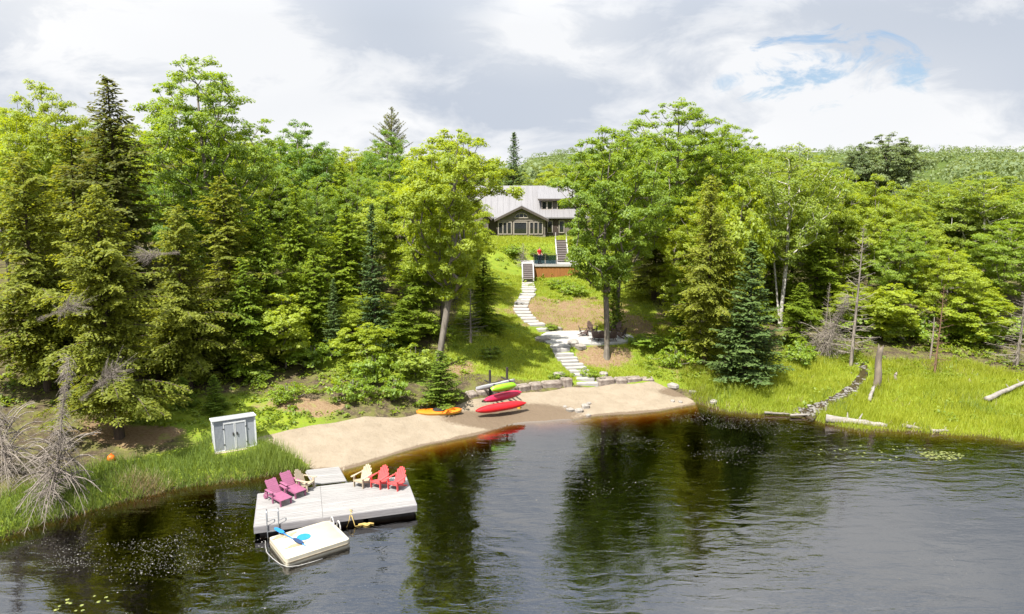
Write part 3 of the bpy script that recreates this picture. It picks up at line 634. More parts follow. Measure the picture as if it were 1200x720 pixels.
# forest behind: rows of trees filling the hillside up to the skyline
rng = random.Random(77)
SKY = [(-60,110),(0,118),(60,128),(150,130),(300,150),(380,158),(440,158),(520,170),(580,178),(610,188),(645,185),(690,165),(760,150),(850,165),(930,178),(1000,200),(1060,206),(1130,202),(1200,198),(1260,196)]
BGK = ['b0','b1','b2','b3','b0','b6','c0','b1','b4','h2','b3','b0','c1','b6','b4','b3']
nbg = 0
for row, (Yr, step) in enumerate([(50,44),(58,44),(68,44),(84,40),(104,38)]):
    px = -70+rng.uniform(0, 30)
    while px < 1275:
        px += step*rng.uniform(.75, 1.25); Y = Yr+rng.uniform(-4, 4)
        if 535 < px < 690 and Y < 98: continue            # clearing of the lake house
        if 690 <= px < 800 and Y < 62: continue
        if px > 850 and Y < 56: continue
        x = at_Y(px, 200, Y).x; z = hz(x, Y)
        sk = np.interp(px, *np.array(SKY).T)+rng.uniform(2, 26)+(30 if row == 0 else 12 if row == 1 else 0)
        H = at_Y(px, sk, Y).z-z; H = min(max(H, 6.5), 21)
        k = rng.choice(BGK); con = k[0] in 'hsc'
        R = H*(rng.uniform(.24, .33) if not con else rng.uniform(.17, .25))
        zone = 'behind the left bank hemlocks' if px < 300 else 'behind the leaning maple' if px < 545 else 'behind the lake house' if px < 690 else 'behind the fire pit maples' if px < 880 else 'behind the marsh'
        put_tree('forest_conifer' if con else 'forest_tree', k, (x, Y, z-.15), H, R,
                 ('dark conifer in the crowded forest ' if con else 'leafy green tree in the crowded forest ')+zone,
                 group=('forest conifers ' if con else 'leafy forest trees ')+zone, rz=rng.uniform(0, 6.28)); nbg += 1
# far wooded hillside: reads as one mass
rr = np.random.default_rng(5); n = 2300
fy = rr.uniform(125, 900, n)**1.0; fx = rr.uniform(-1, 1, n)*(fy*.95+40)
Ps, Ns, Ts, Ls = [], [], [], []
for x, y in zip(fx, fy):
    z = hz(x, y); h = rr.uniform(6, 12); r = h*.36; k = int(150*min(1, 160/y)**1.5+24)
    a = unit(rr.normal(size=(k, 3))); a[:, 2] = np.abs(a[:, 2])*1.0-.25
    P = np.array([x, y, z+h*.5])+a*np.array([r, r, h*.5])*rr.uniform(.75, 1.05, (k, 1))
    Ps.append(P); Ns.append(a+np.array([0, 0, .5])+.4*rr.normal(size=(k, 3))); Ts.append(np.clip(.4+rr.normal()*.25+rr.normal(size=k)*.15, 0, 1)); Ls.append(np.full(k, .72 if y < 260 else 1.25)*rr.uniform(.7, 1.3, k))
P, N, T, L = (np.concatenate(a) for a in (Ps, Ns, Ts, Ls)); V, F = leaves_np(P, N, L, L*.8, rr)
tag(link('distant_forest', np_mesh('distant_forest', V, F, LEAF['aspen'], {'tint': np.repeat(T, 4)})), 'far wooded hillside seen as one mass beyond the trees', 'forest', kind='stuff')

# shrubs one can pick out
SHR = [('shrub2',(487,440),'rounded cedar-green bush left of the leaning maple trunk',26,38),('shrub1',(415,470),'bright low bush above the sand left of the orange kayak',24,30),('shrub0',(437,450),'light green bush halfway between the shed and leaning maple',22,40),
 ('shrub0',(462,470),'leafy bush just left of the small bushy spruce',18,32),('shrub1',(790,430),'yellow-green bush by the right end of the stone wall',20,26),('shrub1',(805,412),'bush in front of the dark-trunked hemlock',18,26),('shrub2',(645,388),'low bush left of the patio corner',8,10),
 ('shrub1',(672,345),'leafy shrub on the slope right of the wooden deck skirting',18,14),('shrub0',(655,338),'leafy shrub against the brown deck skirting',14,12),('shrub0',(365,430),'bush in the shade under the spindly spruce',26,30),('shrub1',(335,470),'dim bush on the slope right of the shed',20,22),
 ('shrub1',(1085,400),'bush at the back edge of the marsh beside the rust-brown dead spruce',30,32),('shrub0',(1145,405),'bush at the back edge of the marsh near the right',30,36),('shrub2',(1045,400),'bush at the back of the marsh behind the broken stump',22,34),('shrub1',(938,425),'bush hanging over the shore grass left of the creek',22,26),('shrub0',(1010,395),'bush behind the tall grey dead spruce',24,30),
 ('shrub0',(1185,400),'bush behind the bare tree at the right edge',26,34),('shrub2',(575,420),'low bush on the lawn edge right of the leaning trunk',12,16),('shrub0',(600,300),'shrub at the lower left of the lake house',12,14),('shrub1',(690,440),'green weeds beside the lower stone steps on the right',13,9),
 ('shrub1',(655,443),'green weeds beside the lower stone steps on the left',11,8),('shrub2',(300,440),'dim bush under the hemlocks behind the shed',24,30),('shrub0',(755,405),'weedy bush right of the front maple trunk',20,14),('shrub1',(630,300),'flowering shrub behind the wooden deck',12,10),('shrub0',(205,470),'pale bush on the mossy bank left of the shed',14,18)]
for key, bp, lab, hw, hpx in SHR:
    g = ground(*bp); dep = g.y*math.cos(PITCH)+(HCAM-g.z)*math.sin(PITCH)
    put_tree('shrub', key, (g.x, g.y, g.z-.05), hpx*dep/FPX, hw*dep/FPX, lab, 'shrub', rz=bp[0] % 6)
# ------------------------------------------------------------------ grass, reeds, ground cover (uncountable)
def blades(name, P, h, w, mt, label, rng, lean=.35, tint=None):
    n = len(P); az = rng.uniform(0, 6.28, n); a2 = rng.uniform(0, 6.28, n)
    side = np.stack([np.cos(az), np.sin(az), np.zeros(n)], -1)*w[:, None]*.5
    tip = np.stack([np.cos(a2)*lean, np.sin(a2)*lean, np.ones(n)], -1)*h[:, None]
    V = np.stack([P-side, P+side, P+tip], 1).reshape(-1, 3)
    T = np.clip(.5+rng.normal(size=n)*.2, 0, 1) if tint is None else tint
    o = link(name, np_mesh(name, V, np.arange(3*n).reshape(n, 3), mt, {'tint': np.repeat(T, 3)}))
    return tag(o, label, 'grass', kind='stuff')
def scatter(rng, n, x0, x1, y0, y1, keep):
    x = rng.uniform(x0, x1, n); y = rng.uniform(y0, y1, n); k = keep(x, y) > rng.uniform(0, 1, n); x, y = x[k], y[k]
    return x, y
rr = np.random.default_rng(11)
x, y = scatter(rr, 190000, -27, -8.7, 12, 34, lambda x, y: ((y-shore(x) > -.1) & (y-shore(x) < 3.4+.9*wob(x, y, .9)) & ~in_beach(x, y, -.1) & (np.hypot(x+12.8, y-31) > 1.25))*(.75+.25*wob(x, y, 1.3)))
nn = len(x); tl = .28+.30*rr.uniform(0, 1, nn)+.22*np.clip(wob(x, y, .8, 3), 0, 1)+.25*ell(x, y, -10.4, 29.9, 1.6, 1.2)
tn = np.clip(.45+.25*wob(x, y, .6, 1)+.35*ell(x, y, -10.2, 30, 1.5, 1.2)+rr.normal(size=nn)*.15, 0, 1)
blades('bank_grass', np.stack([x, y, height(x, y)-.03], -1), tl, np.full(nn, .035), LEAF['reed'], 'long green grass along the left bank below the shed', rr, .4, tn)
g = ground(168, 574); x = g.x+rr.normal(size=900)*.55; y = g.y+.1+rr.normal(size=900)*.28; k = y > shore(x)-.15; x, y = x[k], y[k]
DRY = leaf_mat('leaf_dry', (.20, .15, .085), (.34, .27, .17), .3)
blades('dry_grass', np.stack([x, y, height(x, y)-.03], -1), rr.uniform(.2, .6, len(x)), np.full(len(x), .03), DRY, 'dry tan tuft of grass at the waterline of the left bank', rr, .8)
x, y = scatter(rr, 26000, -24, -9, 14, 33, lambda x, y: (np.abs(y-shore(x)-.15) < .3)*.8)
blades('bank_edge_grass', np.stack([x, y, height(x, y)-.05], -1), rr.uniform(.12, .35, len(x)), np.full(len(x), .035), DRY, 'straw-coloured grass fringe where the left bank meets the water', rr, .9)
x, y = scatter(rr, 330000, 10.6, 48, 28, 52, lambda x, y: ((y-shore(x) > -.05) & (y-shore(x) < 13+1.2*wob(x, y, .7)))*(.72+.28*wob(x, y, 1.1)))
nn = len(x); d = y-shore(x)
tl = (.16+.24*rr.uniform(0, 1, nn)+.30*np.clip(wob(x, y, 1.2, 2)+.4*wob(x, y, 3.2, 1), 0, 1)**1.5)
tn = np.clip(.5+.30*wob(x, y, .5, 4)+.22*wob(x, y, 1.6, 7)+rr.normal(size=nn)*.15-.4*ell(x, y, 13, 41, 3, 3), 0, 1)
# the creek bed stays open
CREEK = [ground(*q) for q in ((1012,428),(1012,440),(1003,452),(990,462),(978,470),(962,476),(948,484),(940,488))]
ca = np.array([(p.x, p.y) for p in CREEK])
def creek_d(x, y):
    best = np.full(np.shape(x), 99.)
    for a, b in zip(ca[:-1], ca[1:]):
        t_ = np.clip(((x-a[0])*(b-a)[0]+(y-a[1])*(b-a)[1])/np.sum((b-a)**2), 0, 1)
        best = np.minimum(best, np.hypot(x-a[0]-t_*(b-a)[0], y-a[1]-t_*(b-a)[1]))
    return best
k = creek_d(x, y) > .38+.2*wob(x, y, 2)
blades('marsh_grass', np.stack([x[k], y[k], height(x[k], y[k])-.03], -1), tl[k], np.full(k.sum(), .04), LEAF['marsh'], 'bright yellow-green marsh grass on the right shore', rr, .4, tn[k])
x2, y2 = scatter(rr, 60000, 11, 48, 29, 52, lambda x, y: ((y-shore(x) > .1) & (y-shore(x) < 13))*np.clip(wob(x, y, .9, 9)+.5*wob(x, y, 2.6, 3)-.35, 0, 1))
k2 = creek_d(x2, y2) > .4
blades('sedge', np.stack([x2[k2], y2[k2], height(x2[k2], y2[k2])-.03], -1), rr.uniform(.25, .65, k2.sum()), np.full(k2.sum(), .045), LEAF['reed'], 'darker green sedge clumps through the marsh grass', rr, .45)
x2, y2 = scatter(rr, 22000, 11, 48, 29, 52, lambda x, y: ((y-shore(x) > -.1) & (y-shore(x) < 12))*np.clip(wob(x, y, 1.3, 4)-.3+.8*(y-shore(x) < .5), 0, 1))
blades('marsh_straw', np.stack([x2, y2, height(x2, y2)-.03], -1), rr.uniform(.15, .5, len(x2)), np.full(len(x2), .03), DRY, 'dead straw stalks mixed into the marsh', rr, .7)
LOWER = [(689,453),(687,447),(682.5,440),(675,432.5),(668.5,426.5),(663.5,421),(660,415.5),(657.5,410.5),(656.5,406)]
UPPER = [(642,389.5),(634,384),(624,379.5),(618.5,373.5),(614,369),(611,364.5),(610.5,359),(612.5,354),(618,347),(619.5,341),(619,334),(618.5,329.5)]
PATHP = [[ground(*q) for q in pl] for pl in (LOWER, UPPER)]
def path_d(x, y):
    best = np.full(np.shape(x), 99.)
    for pl in PATHP:
        for a, b in zip(pl[:-1], pl[1:]):
            dx_, dy_ = b.x-a.x, b.y-a.y; t_ = np.clip(((x-a.x)*dx_+(y-a.y)*dy_)/(dx_*dx_+dy_*dy_), 0, 1)
            best = np.minimum(best, np.hypot(x-a.x-t_*dx_, y-a.y-t_*dy_))
    return best
x, y = scatter(rr, 260000, -5.5, 13.5, 39.5, 66, lambda x, y: grass_mask(x, y)*(1-.9*dirt_mask(x, y))*(.65+.35*wob(x, y, .9, 2))*~in_beach(x, y, -.3)*(((x-PC[0])/3.6)**2+((y-PC[1])/2.4)**2 > 1)*(path_d(x, y) > .62))
nn = len(x)
blades('lawn_grass', np.stack([x, y, height(x, y)-.01], -1), .07+.13*rr.uniform(0, 1, nn)**2+.10*np.clip(wob(x, y, 1.1, 6), 0, 1), np.full(nn, .035), LEAF['marsh'], 'rough sunlit lawn grass on the slope below the house', rr, .5, np.clip(.35+.25*wob(x, y, .7, 3)+rr.normal(size=nn)*.18, 0, 1))
x, y = scatter(rr, 26000, -6, 12, 70, 82, lambda x, y: .8+.2*wob(x, y, 1))
nn = len(x)
blades('upper_lawn_grass', np.stack([x, y, height(x, y)-.01], -1), .12+.2*rr.uniform(0, 1, nn), np.full(nn, .05), LEAF['marsh'], 'yellow-green grass on the bank in front of the lake house', rr)
# ground cover: ferns and seedlings on the forest slopes
def cover_density(x, y):
    d = y-shore(x)
    a = ((x > -26) & (x < -2.8) & (y > beach_back(np.clip(x, -12.3, 10.9))+.1) & (d > 3.2) & (y < 50))
    b = ((x > 10.3) & (x < 45) & (d > 3.4) & (y < 54) & ~((x > 16) & (d < 9)))
    c = ((x > -3.5) & (x < 12) & (y > 56) & (y < 76))*.25*(1-dirt_mask(x, y))
    e = ((x > 8.2) & (x < 12.5) & (y > 41.5) & (y < 47))*.6
    fm = ((x > 15) & (x < 46) & (d > .8) & (d < 12))*.55*np.clip(wob(x, y, .8, 6)+.5*wob(x, y, 2.1, 3)-.1, 0, 1)*(creek_d(x, y) > .5)
    cl = np.clip(.5+.75*wob(x, y, .75, 2), .05, 1)
    return np.clip((a*.9+b*.9+c+e+fm)*cl*(1-.7*ell(x, y, -18, 31, 2, 1.2))*(1-.6*ell(x, y, -10.5, 35, 2.5, 1.1)), 0, 1)
x, y = scatter(rr, 26000, -26, 45, 28, 76, cover_density)
z = height(x, y); n = len(x); per = 13
hh = (.18+.55*rr.uniform(0, 1, n)**2)*(.7+.5*np.clip(wob(x, y, .6, 1), 0, 1)); rad = .16+.22*rr.uniform(0, 1, n)
az = rr.uniform(0, 6.28, (n, per)); q = np.sqrt(rr.uniform(0, 1, (n, per)))
P = np.stack([x[:, None]+rad[:, None]*q*np.cos(az), y[:, None]+rad[:, None]*q*np.sin(az), z[:, None]+hh[:, None]*(1-.6*q)*rr.uniform(.3, 1, (n, per))], -1).reshape(-1, 3)
N = np.array([0, 0, 1.])+.5*rr.normal(size=P.shape); L = np.repeat(rr.uniform(.12, .24, n), per)
T = np.clip(np.repeat(.45+rr.normal(size=n)*.2+.2*wob(x, y, .5, 5), per)+rr.normal(size=n*per)*.1, 0, 1)
V, F = leaves_np(P, N, L, L*.6, rr)
tag(link('ground_cover', np_mesh('ground_cover', V, F, LEAF['cover'], {'tint': np.repeat(T, 4)})), 'ferns and seedlings covering the forest slopes', 'undergrowth', kind='stuff')
x, y = scatter(rr, 9000, -12, 10.8, 29, 42, lambda x, y: in_beach(x, y, .1)*(y > shore(x)+.15)*(.04+.5*np.exp(-(beach_back(x)-y)/.5)))
P = np.stack([x, y, height(x, y)+.035], -1); L = rr.uniform(.02, .07, len(x)); V, F = leaves_np(P, np.array([0, 0, 1.])+.3*rr.normal(size=P.shape), L, L*.6, rr)
tag(link('beach_litter', np_mesh('beach_litter', V, F, mat('litter', (.13, .09, .055), (.20, .16, .10), 9, .9))), 'dry leaves and bits of bark scattered on the sand', 'litter', kind='stuff')
# pollen and leaf specks drifting on the water, in streaks
x, y = scatter(rr, 240000, -22, 30, 17, 39, lambda x, y: (np.clip(wob(x, y*2.2, .55, 1)*.55+.35*wob(x, y*2, 1.7, 3)+.12, 0, 1)**1.2)*((shore(x)-y) > .25)*(np.clip(ell(x, y, -13.5, 22.5, 6.5, 3)+ell(x, y, 10.5, 34.5, 5.5, 3.2)+ell(x, y, 3, 31, 5, 3.2)*.55+.03, 0, 1)))
nn = len(x); P = np.stack([x, y, np.full(nn, .008)], -1); L = rr.uniform(.016, .040, nn)*(1+1.2*(rr.uniform(0, 1, nn) > .96))
V, F = leaves_np(P, np.tile([0, 0, 1.], (nn, 1)), L, L*.75, rr, fold=0)
tag(link('water_specks', np_mesh('water_specks', V, F, mat('pollen', (.24, .23, .21), (.15, .14, .12), 3, .8))), 'pale pollen specks drifting in streaks on the dark water', 'pollen', kind='stuff')
def pads(cx, cy, rx, ry, n, label, seed):
    r = np.random.default_rng(seed); a = r.uniform(0, 6.28, n); q = np.sqrt(r.uniform(0, 1, n)); b = MB()
    for ai, qi in zip(a, q):
        rr_ = r.uniform(.025, .065); X, Y = cx+rx*qi*math.cos(ai), cy+ry*qi*math.sin(ai); s0 = r.uniform(0, 6.28)
        poly = [(X, Y)]+[(X+rr_*math.cos(s0+k*.62), Y+rr_*math.sin(s0+k*.62)) for k in range(10)]
        b.prism(poly, .008, Matrix.Translation((0, 0, .006)))
    return tag(b.build('lily_pads', mat('lilypad', (.19, .20, .055), (.13, .16, .045), 2, .5)), label, 'lily pads', kind='stuff')
g = at_z(1103, 534, 0); pads(g.x, g.y, 1.05, .5, 130, 'patch of yellow-green lily pads off the marsh', 1)
g = at_z(1040, 532, 0); pads(g.x, g.y, 3.4, 1.3, 40, 'lily pads strewn left of the dense patch', 2)
g = at_z(97, 710, 0); pads(g.x, g.y, .9, .5, 14, 'few lily pads at the lower left corner of the lake', 3)
# ------------------------------------------------------------------ lake house
ROOF = mat('roof_metal', (.185, .18, .186), (.155, .15, .156), 1.5, .55, .15, 20, stretch=(4, .3, .3))
SIDE = mat('siding', (.145, .125, .11), (.105, .09, .08), 3, .8, .3, 20, stretch=(.3, .3, 8))
TRIM = mat('trim', (.34, .30, .26), (.28, .25, .22), 4, .7)
GLASS = mat('window_glass', (.012, .014, .016), (.02, .022, .024), 1, .06, spec=.6)
DKTR = mat('dark_fascia', (.085, .07, .06), (.06, .05, .045), 4, .7)
HS = .0995                                   # metres for one photo pixel at the house
HX = lambda px: (px-600)*HS
house = empty('lake_house', (HX(611), 82, 6.2), 0, 'grey-brown lake house with pale roof, arched gable window and dormer', 'house')
ox = HX(611); X = lambda px: HX(px)-ox
w_ = MB(); w_.bx(X(530), X(690), 2.0, 10.5, -.6, 2.25)                                # main block
w_.bx(X(583), X(639), 0, 2.0, -.6, 2.15)                                               # projecting wing
w_.add([(X(583),0.0,2.15),(X(639),0.0,2.15),(X(611),0.0,3.45),(X(583),2.6,2.15),(X(639),2.6,2.15),(X(611),2.6,3.45)], [(0,1,2),(5,4,3),(0,3,4,1),(1,4,5,2),(2,5,3,0)])
w_.bx(X(533), X(572), .8, 2.0, -.6, 2.3)
w_.add([(X(533),.8,2.3),(X(572),.8,2.3),(X(552.5),.8,4.0),(X(533),4,2.3),(X(572),4,2.3),(X(552.5),4,4.0)], [(0,1,2),(5,4,3),(0,3,4,1),(1,4,5,2),(2,5,3,0)])
w_.build('wall', SIDE, house)
def slope(b, x0, x1, y0, z0, y1, z1, th=.14):
    b.add([(x0,y0,z0),(x1,y0,z0),(x1,y1,z1),(x0,y1,z1),(x0,y0,z0+th),(x1,y0,z0+th),(x1,y1,z1+th),(x0,y1,z1+th)], [(3,2,1,0),(4,5,6,7),(0,1,5,4),(1,2,6,5),(2,3,7,6),(3,0,4,7)])
rf = MB(); slope(rf, X(522), X(698), 1.45, 2.1, 6.25, 5.75); slope(rf, X(522), X(698), 11.0, 2.1, 6.25, 5.75)
roof = rf.build('roof', ROOF, house)
sm = MB()
for k in range(24): x = X(524)+k*.72; slope(sm, x, x+.04, 1.46, 2.25, 6.24, 5.90, .04)
sm.build('standing_seam', ROOF, roof)
def gable(pl, pr, pc, y0, y1, ze, zp, th=.12):
    for a, c in ((pl, pc), (pr, pc)):
        b = MB(); x0, x1 = X(a), X(c)
        n = Vector((-(zp-ze), 0, (x1-x0))).normalized()*th*(1 if x1 > x0 else -1)
        vs = [(x0,y0,ze),(x1,y0,zp),(x1,y1,zp),(x0,y1,ze)]; vs += [(x+n.x, y, z+abs(n.z)) for x, y, z in vs]
        b.add(vs, [(3,2,1,0),(4,5,6,7),(0,1,5,4),(1,2,6,5),(2,3,7,6),(3,0,4,7)]); b.build('gable_roof', ROOF, house)
        f = MB(); vs = [(x0,y0-.06,ze-.16),(x1,y0-.06,zp-.16),(x1,y0-.01,zp-.16),(x0,y0-.01,ze-.16)]; vs += [(x,y,z+.30) for x,y,z in vs]
        f.add(vs, [(3,2,1,0),(4,5,6,7),(0,1,5,4),(1,2,6,5),(2,3,7,6),(3,0,4,7)]); f.build('bargeboard', DKTR, house)
gable(579.5, 642.5, 611, -.45, 4.6, 1.98, 3.52); gable(529, 576.5, 552.5, .35, 6, 2.05, 4.15)
def window(x0, x1, z0, z1, y, parent=house, mull=0):
    """a framed window: pane set behind the frame bars"""
    win = MB().bx(x0, x1, y-.03, y+.05, z0, z1).build('window', GLASS, parent); b = MB(); t_ = .09
    b.bx(x0-t_, x0, y-.09, y+.06, z0-t_, z1+t_); b.bx(x1, x1+t_, y-.09, y+.06, z0-t_, z1+t_)
    b.bx(x0, x1, y-.09, y+.06, z1, z1+t_); b.bx(x0, x1, y-.11, y+.06, z0-t_, z0)
    for i in range(mull): xm = x0+(x1-x0)*(i+1)/(mull+1); b.bx(xm-.05, xm+.05, y-.085, y+.04, z0, z1)
    b.build('window_frame', TRIM, win); return win
for a, b_ in ((584.6,588.6),(590.0,593.6),(595.0,598.8),(602.6,617.0),(621.2,624.8),(626.2,630.0),(631.4,635.2)): window(X(a), X(b_), .42, 1.72, -.05)
window(X(643), X(648), .45, 1.75, 1.95); window(X(657), X(662), .45, 1.75, 1.95)
door = MB().bx(X(649.5), X(655.6), 1.9, 1.98, 0, 1.95).build('door', mat('door_dark', (.05, .035, .03)), house)
MB().bx(X(654.6), X(655.0), 1.84, 1.9, .9, 1.05).build('handle', TRIM, door)
# arched gable window
arc = [(X(603.5)+(X(618.5)-X(603.5))*i/12, 2.12+.50*math.sqrt(max(0, 1-((i-6)/6)**2))) for i in range(13)]
M90 = Matrix(((1,0,0,0),(0,0,1,0),(0,1,0,0),(0,0,0,1)))
aw = MB().prism(arc, .06, Matrix.Translation((0,-.06,.18)) @ M90).build('arched_window', GLASS, house)
fb = MB(); fb.tube([(x, -.07, z+.18) for x, z in arc], .05, 5); fb.bx(X(603.0), X(619.0), -.10, .0, 2.22, 2.31)
for i in (4, 8): fb.bx(arc[i][0]-.025, arc[i][0]+.025, -.085, -.02, 2.3, arc[i][1]+.17)
fb.build('window_frame', TRIM, aw)
bb = MB(); bb.bx(X(583)-.03, X(639)+.03, -.06, .0, 1.9, 2.02); bb.bx(X(583)-.03, X(639)+.03, -.06, 0, -.6, .26)
bb.build('trim_band', mat('band', (.21,.185,.16)), house)
# dormer
dm_ = MB(); dm_.bx(X(635), X(672), 2.7, 6.0, 2.6, 4.35); dorm = dm_.build('dormer', SIDE, house)
b = MB(); slope(b, X(631), X(676), 2.25, 4.22, 6.4, 5.55); b.build('dormer_roof', ROOF, dorm)
b = MB(); b.bx(X(631), X(676), 2.17, 2.25, 4.18, 4.40); b.build('fascia', DKTR, dorm)
for a, b_ in ((636.4,641.2),(643.0,648.0),(655,662)): 
    wn = window(X(a), X(b_), 3.15, 4.0, 2.66, dorm)
ch = MB(); ch.bx(X(566), X(574), 6.0, 7.0, 5.0, 6.9); ch.build('chimney', mat('chimney_stone', (.30,.27,.24),(.2,.18,.16),5,.9,.5,8), roof)

# ------------------------------------------------------------------ wooden deck with its two stairs
WOOD = mat('skirt_wood', (.30, .125, .036), (.22, .09, .028), 3, .65, .3, 12, stretch=(6, 6, .6))
GREYW = mat('grey_wood', (.28, .27, .26), (.22, .21, .20), 5, .75, .3, 20, stretch=(.6, 6, 6))
WHITEW = mat('white_wood', (.36, .35, .34), (.31, .30, .295), 5, .7)
TREAD = mat('tread_wood', (.20, .17, .165), (.15, .13, .13), 5, .8, .3, 16)
DZ = 4.92; DX = lambda px, Y=66: at_Y(px, 311, Y).x
deck = empty('wooden_deck', (DX(611), 66, DZ), 0, 'raised wooden deck with brown board skirting below the house', 'deck')
dx = DX(611); U = lambda px: DX(px)-dx
MB().bx(U(611), U(678), .0, 3.6, -.06, -.01).build('deck_floor', GREYW, deck)
MB().bx(U(611)-.03, U(678), -.07, .0, -.20, .015).build('rim_beam', WHITEW, deck)
nb_ = 30
for k in range(nb_):
    x0 = U(625.5)+k*(U(678)-U(625.5))/nb_; ww = (U(678)-U(625.5))/nb_
    MB().bx(x0+.006, x0+ww-.006, .02+.006*(k % 3), .06, -1.75, -.2).build('skirt_board', WOOD, deck)
MB().bx(U(625.5), U(678), .075, .1, -1.75, -.2).build('skirt_backing', DKTR, deck)
for px in (611.5, 625.5, 639, 652): MB().bx(U(px)-.03, U(px)+.03, -.02, .04, .0, .95).build('railing_post', DKTR, deck)
m, t = new_mat('rail_glass')
g1 = t.n('ShaderNodeBsdfTransparent', Color=(.22, .31, .33, 1)); g2 = t.n('ShaderNodeBsdfGlossy', Roughness=.03, Color=(.8,.9,.95,1))
fr = t.n('ShaderNodeFresnel', IOR=1.5); mx = t.n('ShaderNodeMixShader', _0=t.math('ADD', fr.outputs[0], .02), _1=g1.outputs[0], _2=g2.outputs[0])
t.t.links.new(mx.outputs[0], t.n('ShaderNodeOutputMaterial').inputs[0]); RGL = m
for a, b_ in ((626.1, 638.4), (639.6, 651.4)): MB().bx(U(a), U(b_), .0, .02, .06, .88).build('glass_panel', RGL, deck)
MB().bx(U(611.5), U(652), -.01, .03, .96, 1.0).build('top_rail', DKTR, deck)
def stairs(name, x0, x1, ya, za, yb, zb, n, label, rails):
    st_ = empty(name, ((x0+x1)/2, ya, za), 0, label, 'stairs'); hw = (x1-x0)/2; L, Hh = yb-ya, zb-za
    for k in range(n):
        y = L*(k+.5)/n; z = Hh*(k+.72)/n
        MB().bx(-hw+.07, hw-.07, y-abs(L)/n*.55, y+abs(L)/n*.40, z-.04, z).build('tread', TREAD, st_)
        MB().bx(-hw+.07, hw-.07, y+abs(L)/n*.38, y+abs(L)/n*.41, z-.02, z+Hh/n-.04).build('riser', DKTR, st_)
    for s_ in (-1, 1):
        b = MB(); b.add([(s_*hw-.05,0,-.12),(s_*hw+.05,0,-.12),(s_*hw+.05,L,Hh-.12),(s_*hw-.05,L,Hh-.12),(s_*hw-.05,0,.22),(s_*hw+.05,0,.22),(s_*hw+.05,L,Hh+.22),(s_*hw-.05,L,Hh+.22)], [(3,2,1,0),(4,5,6,7),(0,1,5,4),(1,2,6,5),(2,3,7,6),(3,0,4,7)])
        b.build('stringer', WHITEW, st_)
        if rails: MB().bx(s_*hw-.04, s_*hw+.04, L-.05, L+.03, Hh-.1, Hh+.85).build('post', WHITEW, st_)
p1 = at_Y(612.5, 328, 63.9); stairs('lower_deck_stairs', DX(612.2, 65), DX(625, 65), 63.9, p1.z, 65.9, DZ, 8, 'white-edged wooden stairs going down from the deck to the stone path', False)
stairs('upper_deck_stairs', DX(652, 69), DX(665, 69), 67.9, DZ+.02, 70.9, 6.72, 9, 'white-edged wooden stairs climbing from the deck to the house lawn', True)

# ------------------------------------------------------------------ stone work
STONE = mat('stone_step', (.33, .315, .30), (.25, .24, .225), 4, .85, .35, 14)
BLOCK = mat('stone_block', (.25, .215, .185), (.11, .085, .07), 2.2, .9, .6, 8)
rs = random.Random(4)
def stone_mesh(nm, mt, seed, bev=.13, jit=.10):
    r = random.Random(seed); bm = bmesh.new(); bmesh.ops.create_cube(bm, size=1)
    for v in bm.verts: v.co += Vector((r.uniform(-jit, jit), r.uniform(-jit, jit), r.uniform(-jit, jit)))
    bmesh.ops.bevel(bm, geom=bm.edges[:], offset=bev, segments=1, affect='EDGES')
    for v in bm.verts: v.co += Vector((r.uniform(-1, 1), r.uniform(-1, 1), r.uniform(-1, 1)))*.02
    me = bpy.data.meshes.new(nm); bm.to_mesh(me); bm.free(); me.materials.append(mt); return me
STEPS = [stone_mesh('stone_step', STONE, 20+i, .05, .035) for i in range(4)]
BLKS = [stone_mesh('stone_block', BLOCK, 40+i, .10, .07) for i in range(5)]
ROCKS = [stone_mesh('rock', mat('rock_grey', (.27, .25, .225), (.17, .15, .13), 3, .9, .5, 9), 60+i, .22, .14) for i in range(4)]
def stone_stairs(pts, label, width, n, z0, z1):
    root = empty('stone_stairway', pts[0], 0, label, 'stairs'); seg = [0]
    for a, b in zip(pts[:-1], pts[1:]): seg.append(seg[-1]+math.hypot(b.x-a.x, b.y-a.y))
    run = seg[-1]/n
    for k in range(n):
        s = seg[-1]*(k+.5)/n; i = max(j for j in range(len(seg)-1) if seg[j] <= s+1e-6); f = (s-seg[i])/(seg[i+1]-seg[i])
        p = pts[i].lerp(pts[i+1], f); d = pts[min(i+2, len(pts)-1)]-pts[max(i-1, 0)]; ang = math.atan2(d.y, d.x)-math.pi/2
        lin = z0+(z1-z0)*(k+1)/n; zt = max(hz(p.x, p.y)+.11, .5*lin+.5*(hz(p.x, p.y)+.14)); th = .30
        link('step', rs.choice(STEPS), root, (p.x-pts[0].x, p.y-pts[0].y, zt-pts[0].z-th/2), ang*.45+rs.uniform(-.07, .07), (width*rs.uniform(.86, 1.12), run*.80, th))
stone_stairs(PATHP[0], 'lower flight of stone slab steps from the sand to the patio', 1.22, 11, .55, 2.0)
stone_stairs(PATHP[1], 'upper winding flight of stone slab steps from the patio to the deck', 1.2, 20, 2.1, PATHP[1][-1].z+.1)
m_ = mat('patio_stone', (.34, .33, .315), (.29, .28, .265), 1.6, .9, .25, 10)
b = MB(); b.prism([(p.x, p.y) for p in PATIO][::-1], .16, Matrix.Translation((0, 0, 1.89))); tag(b.build('patio', m_), kind='structure')
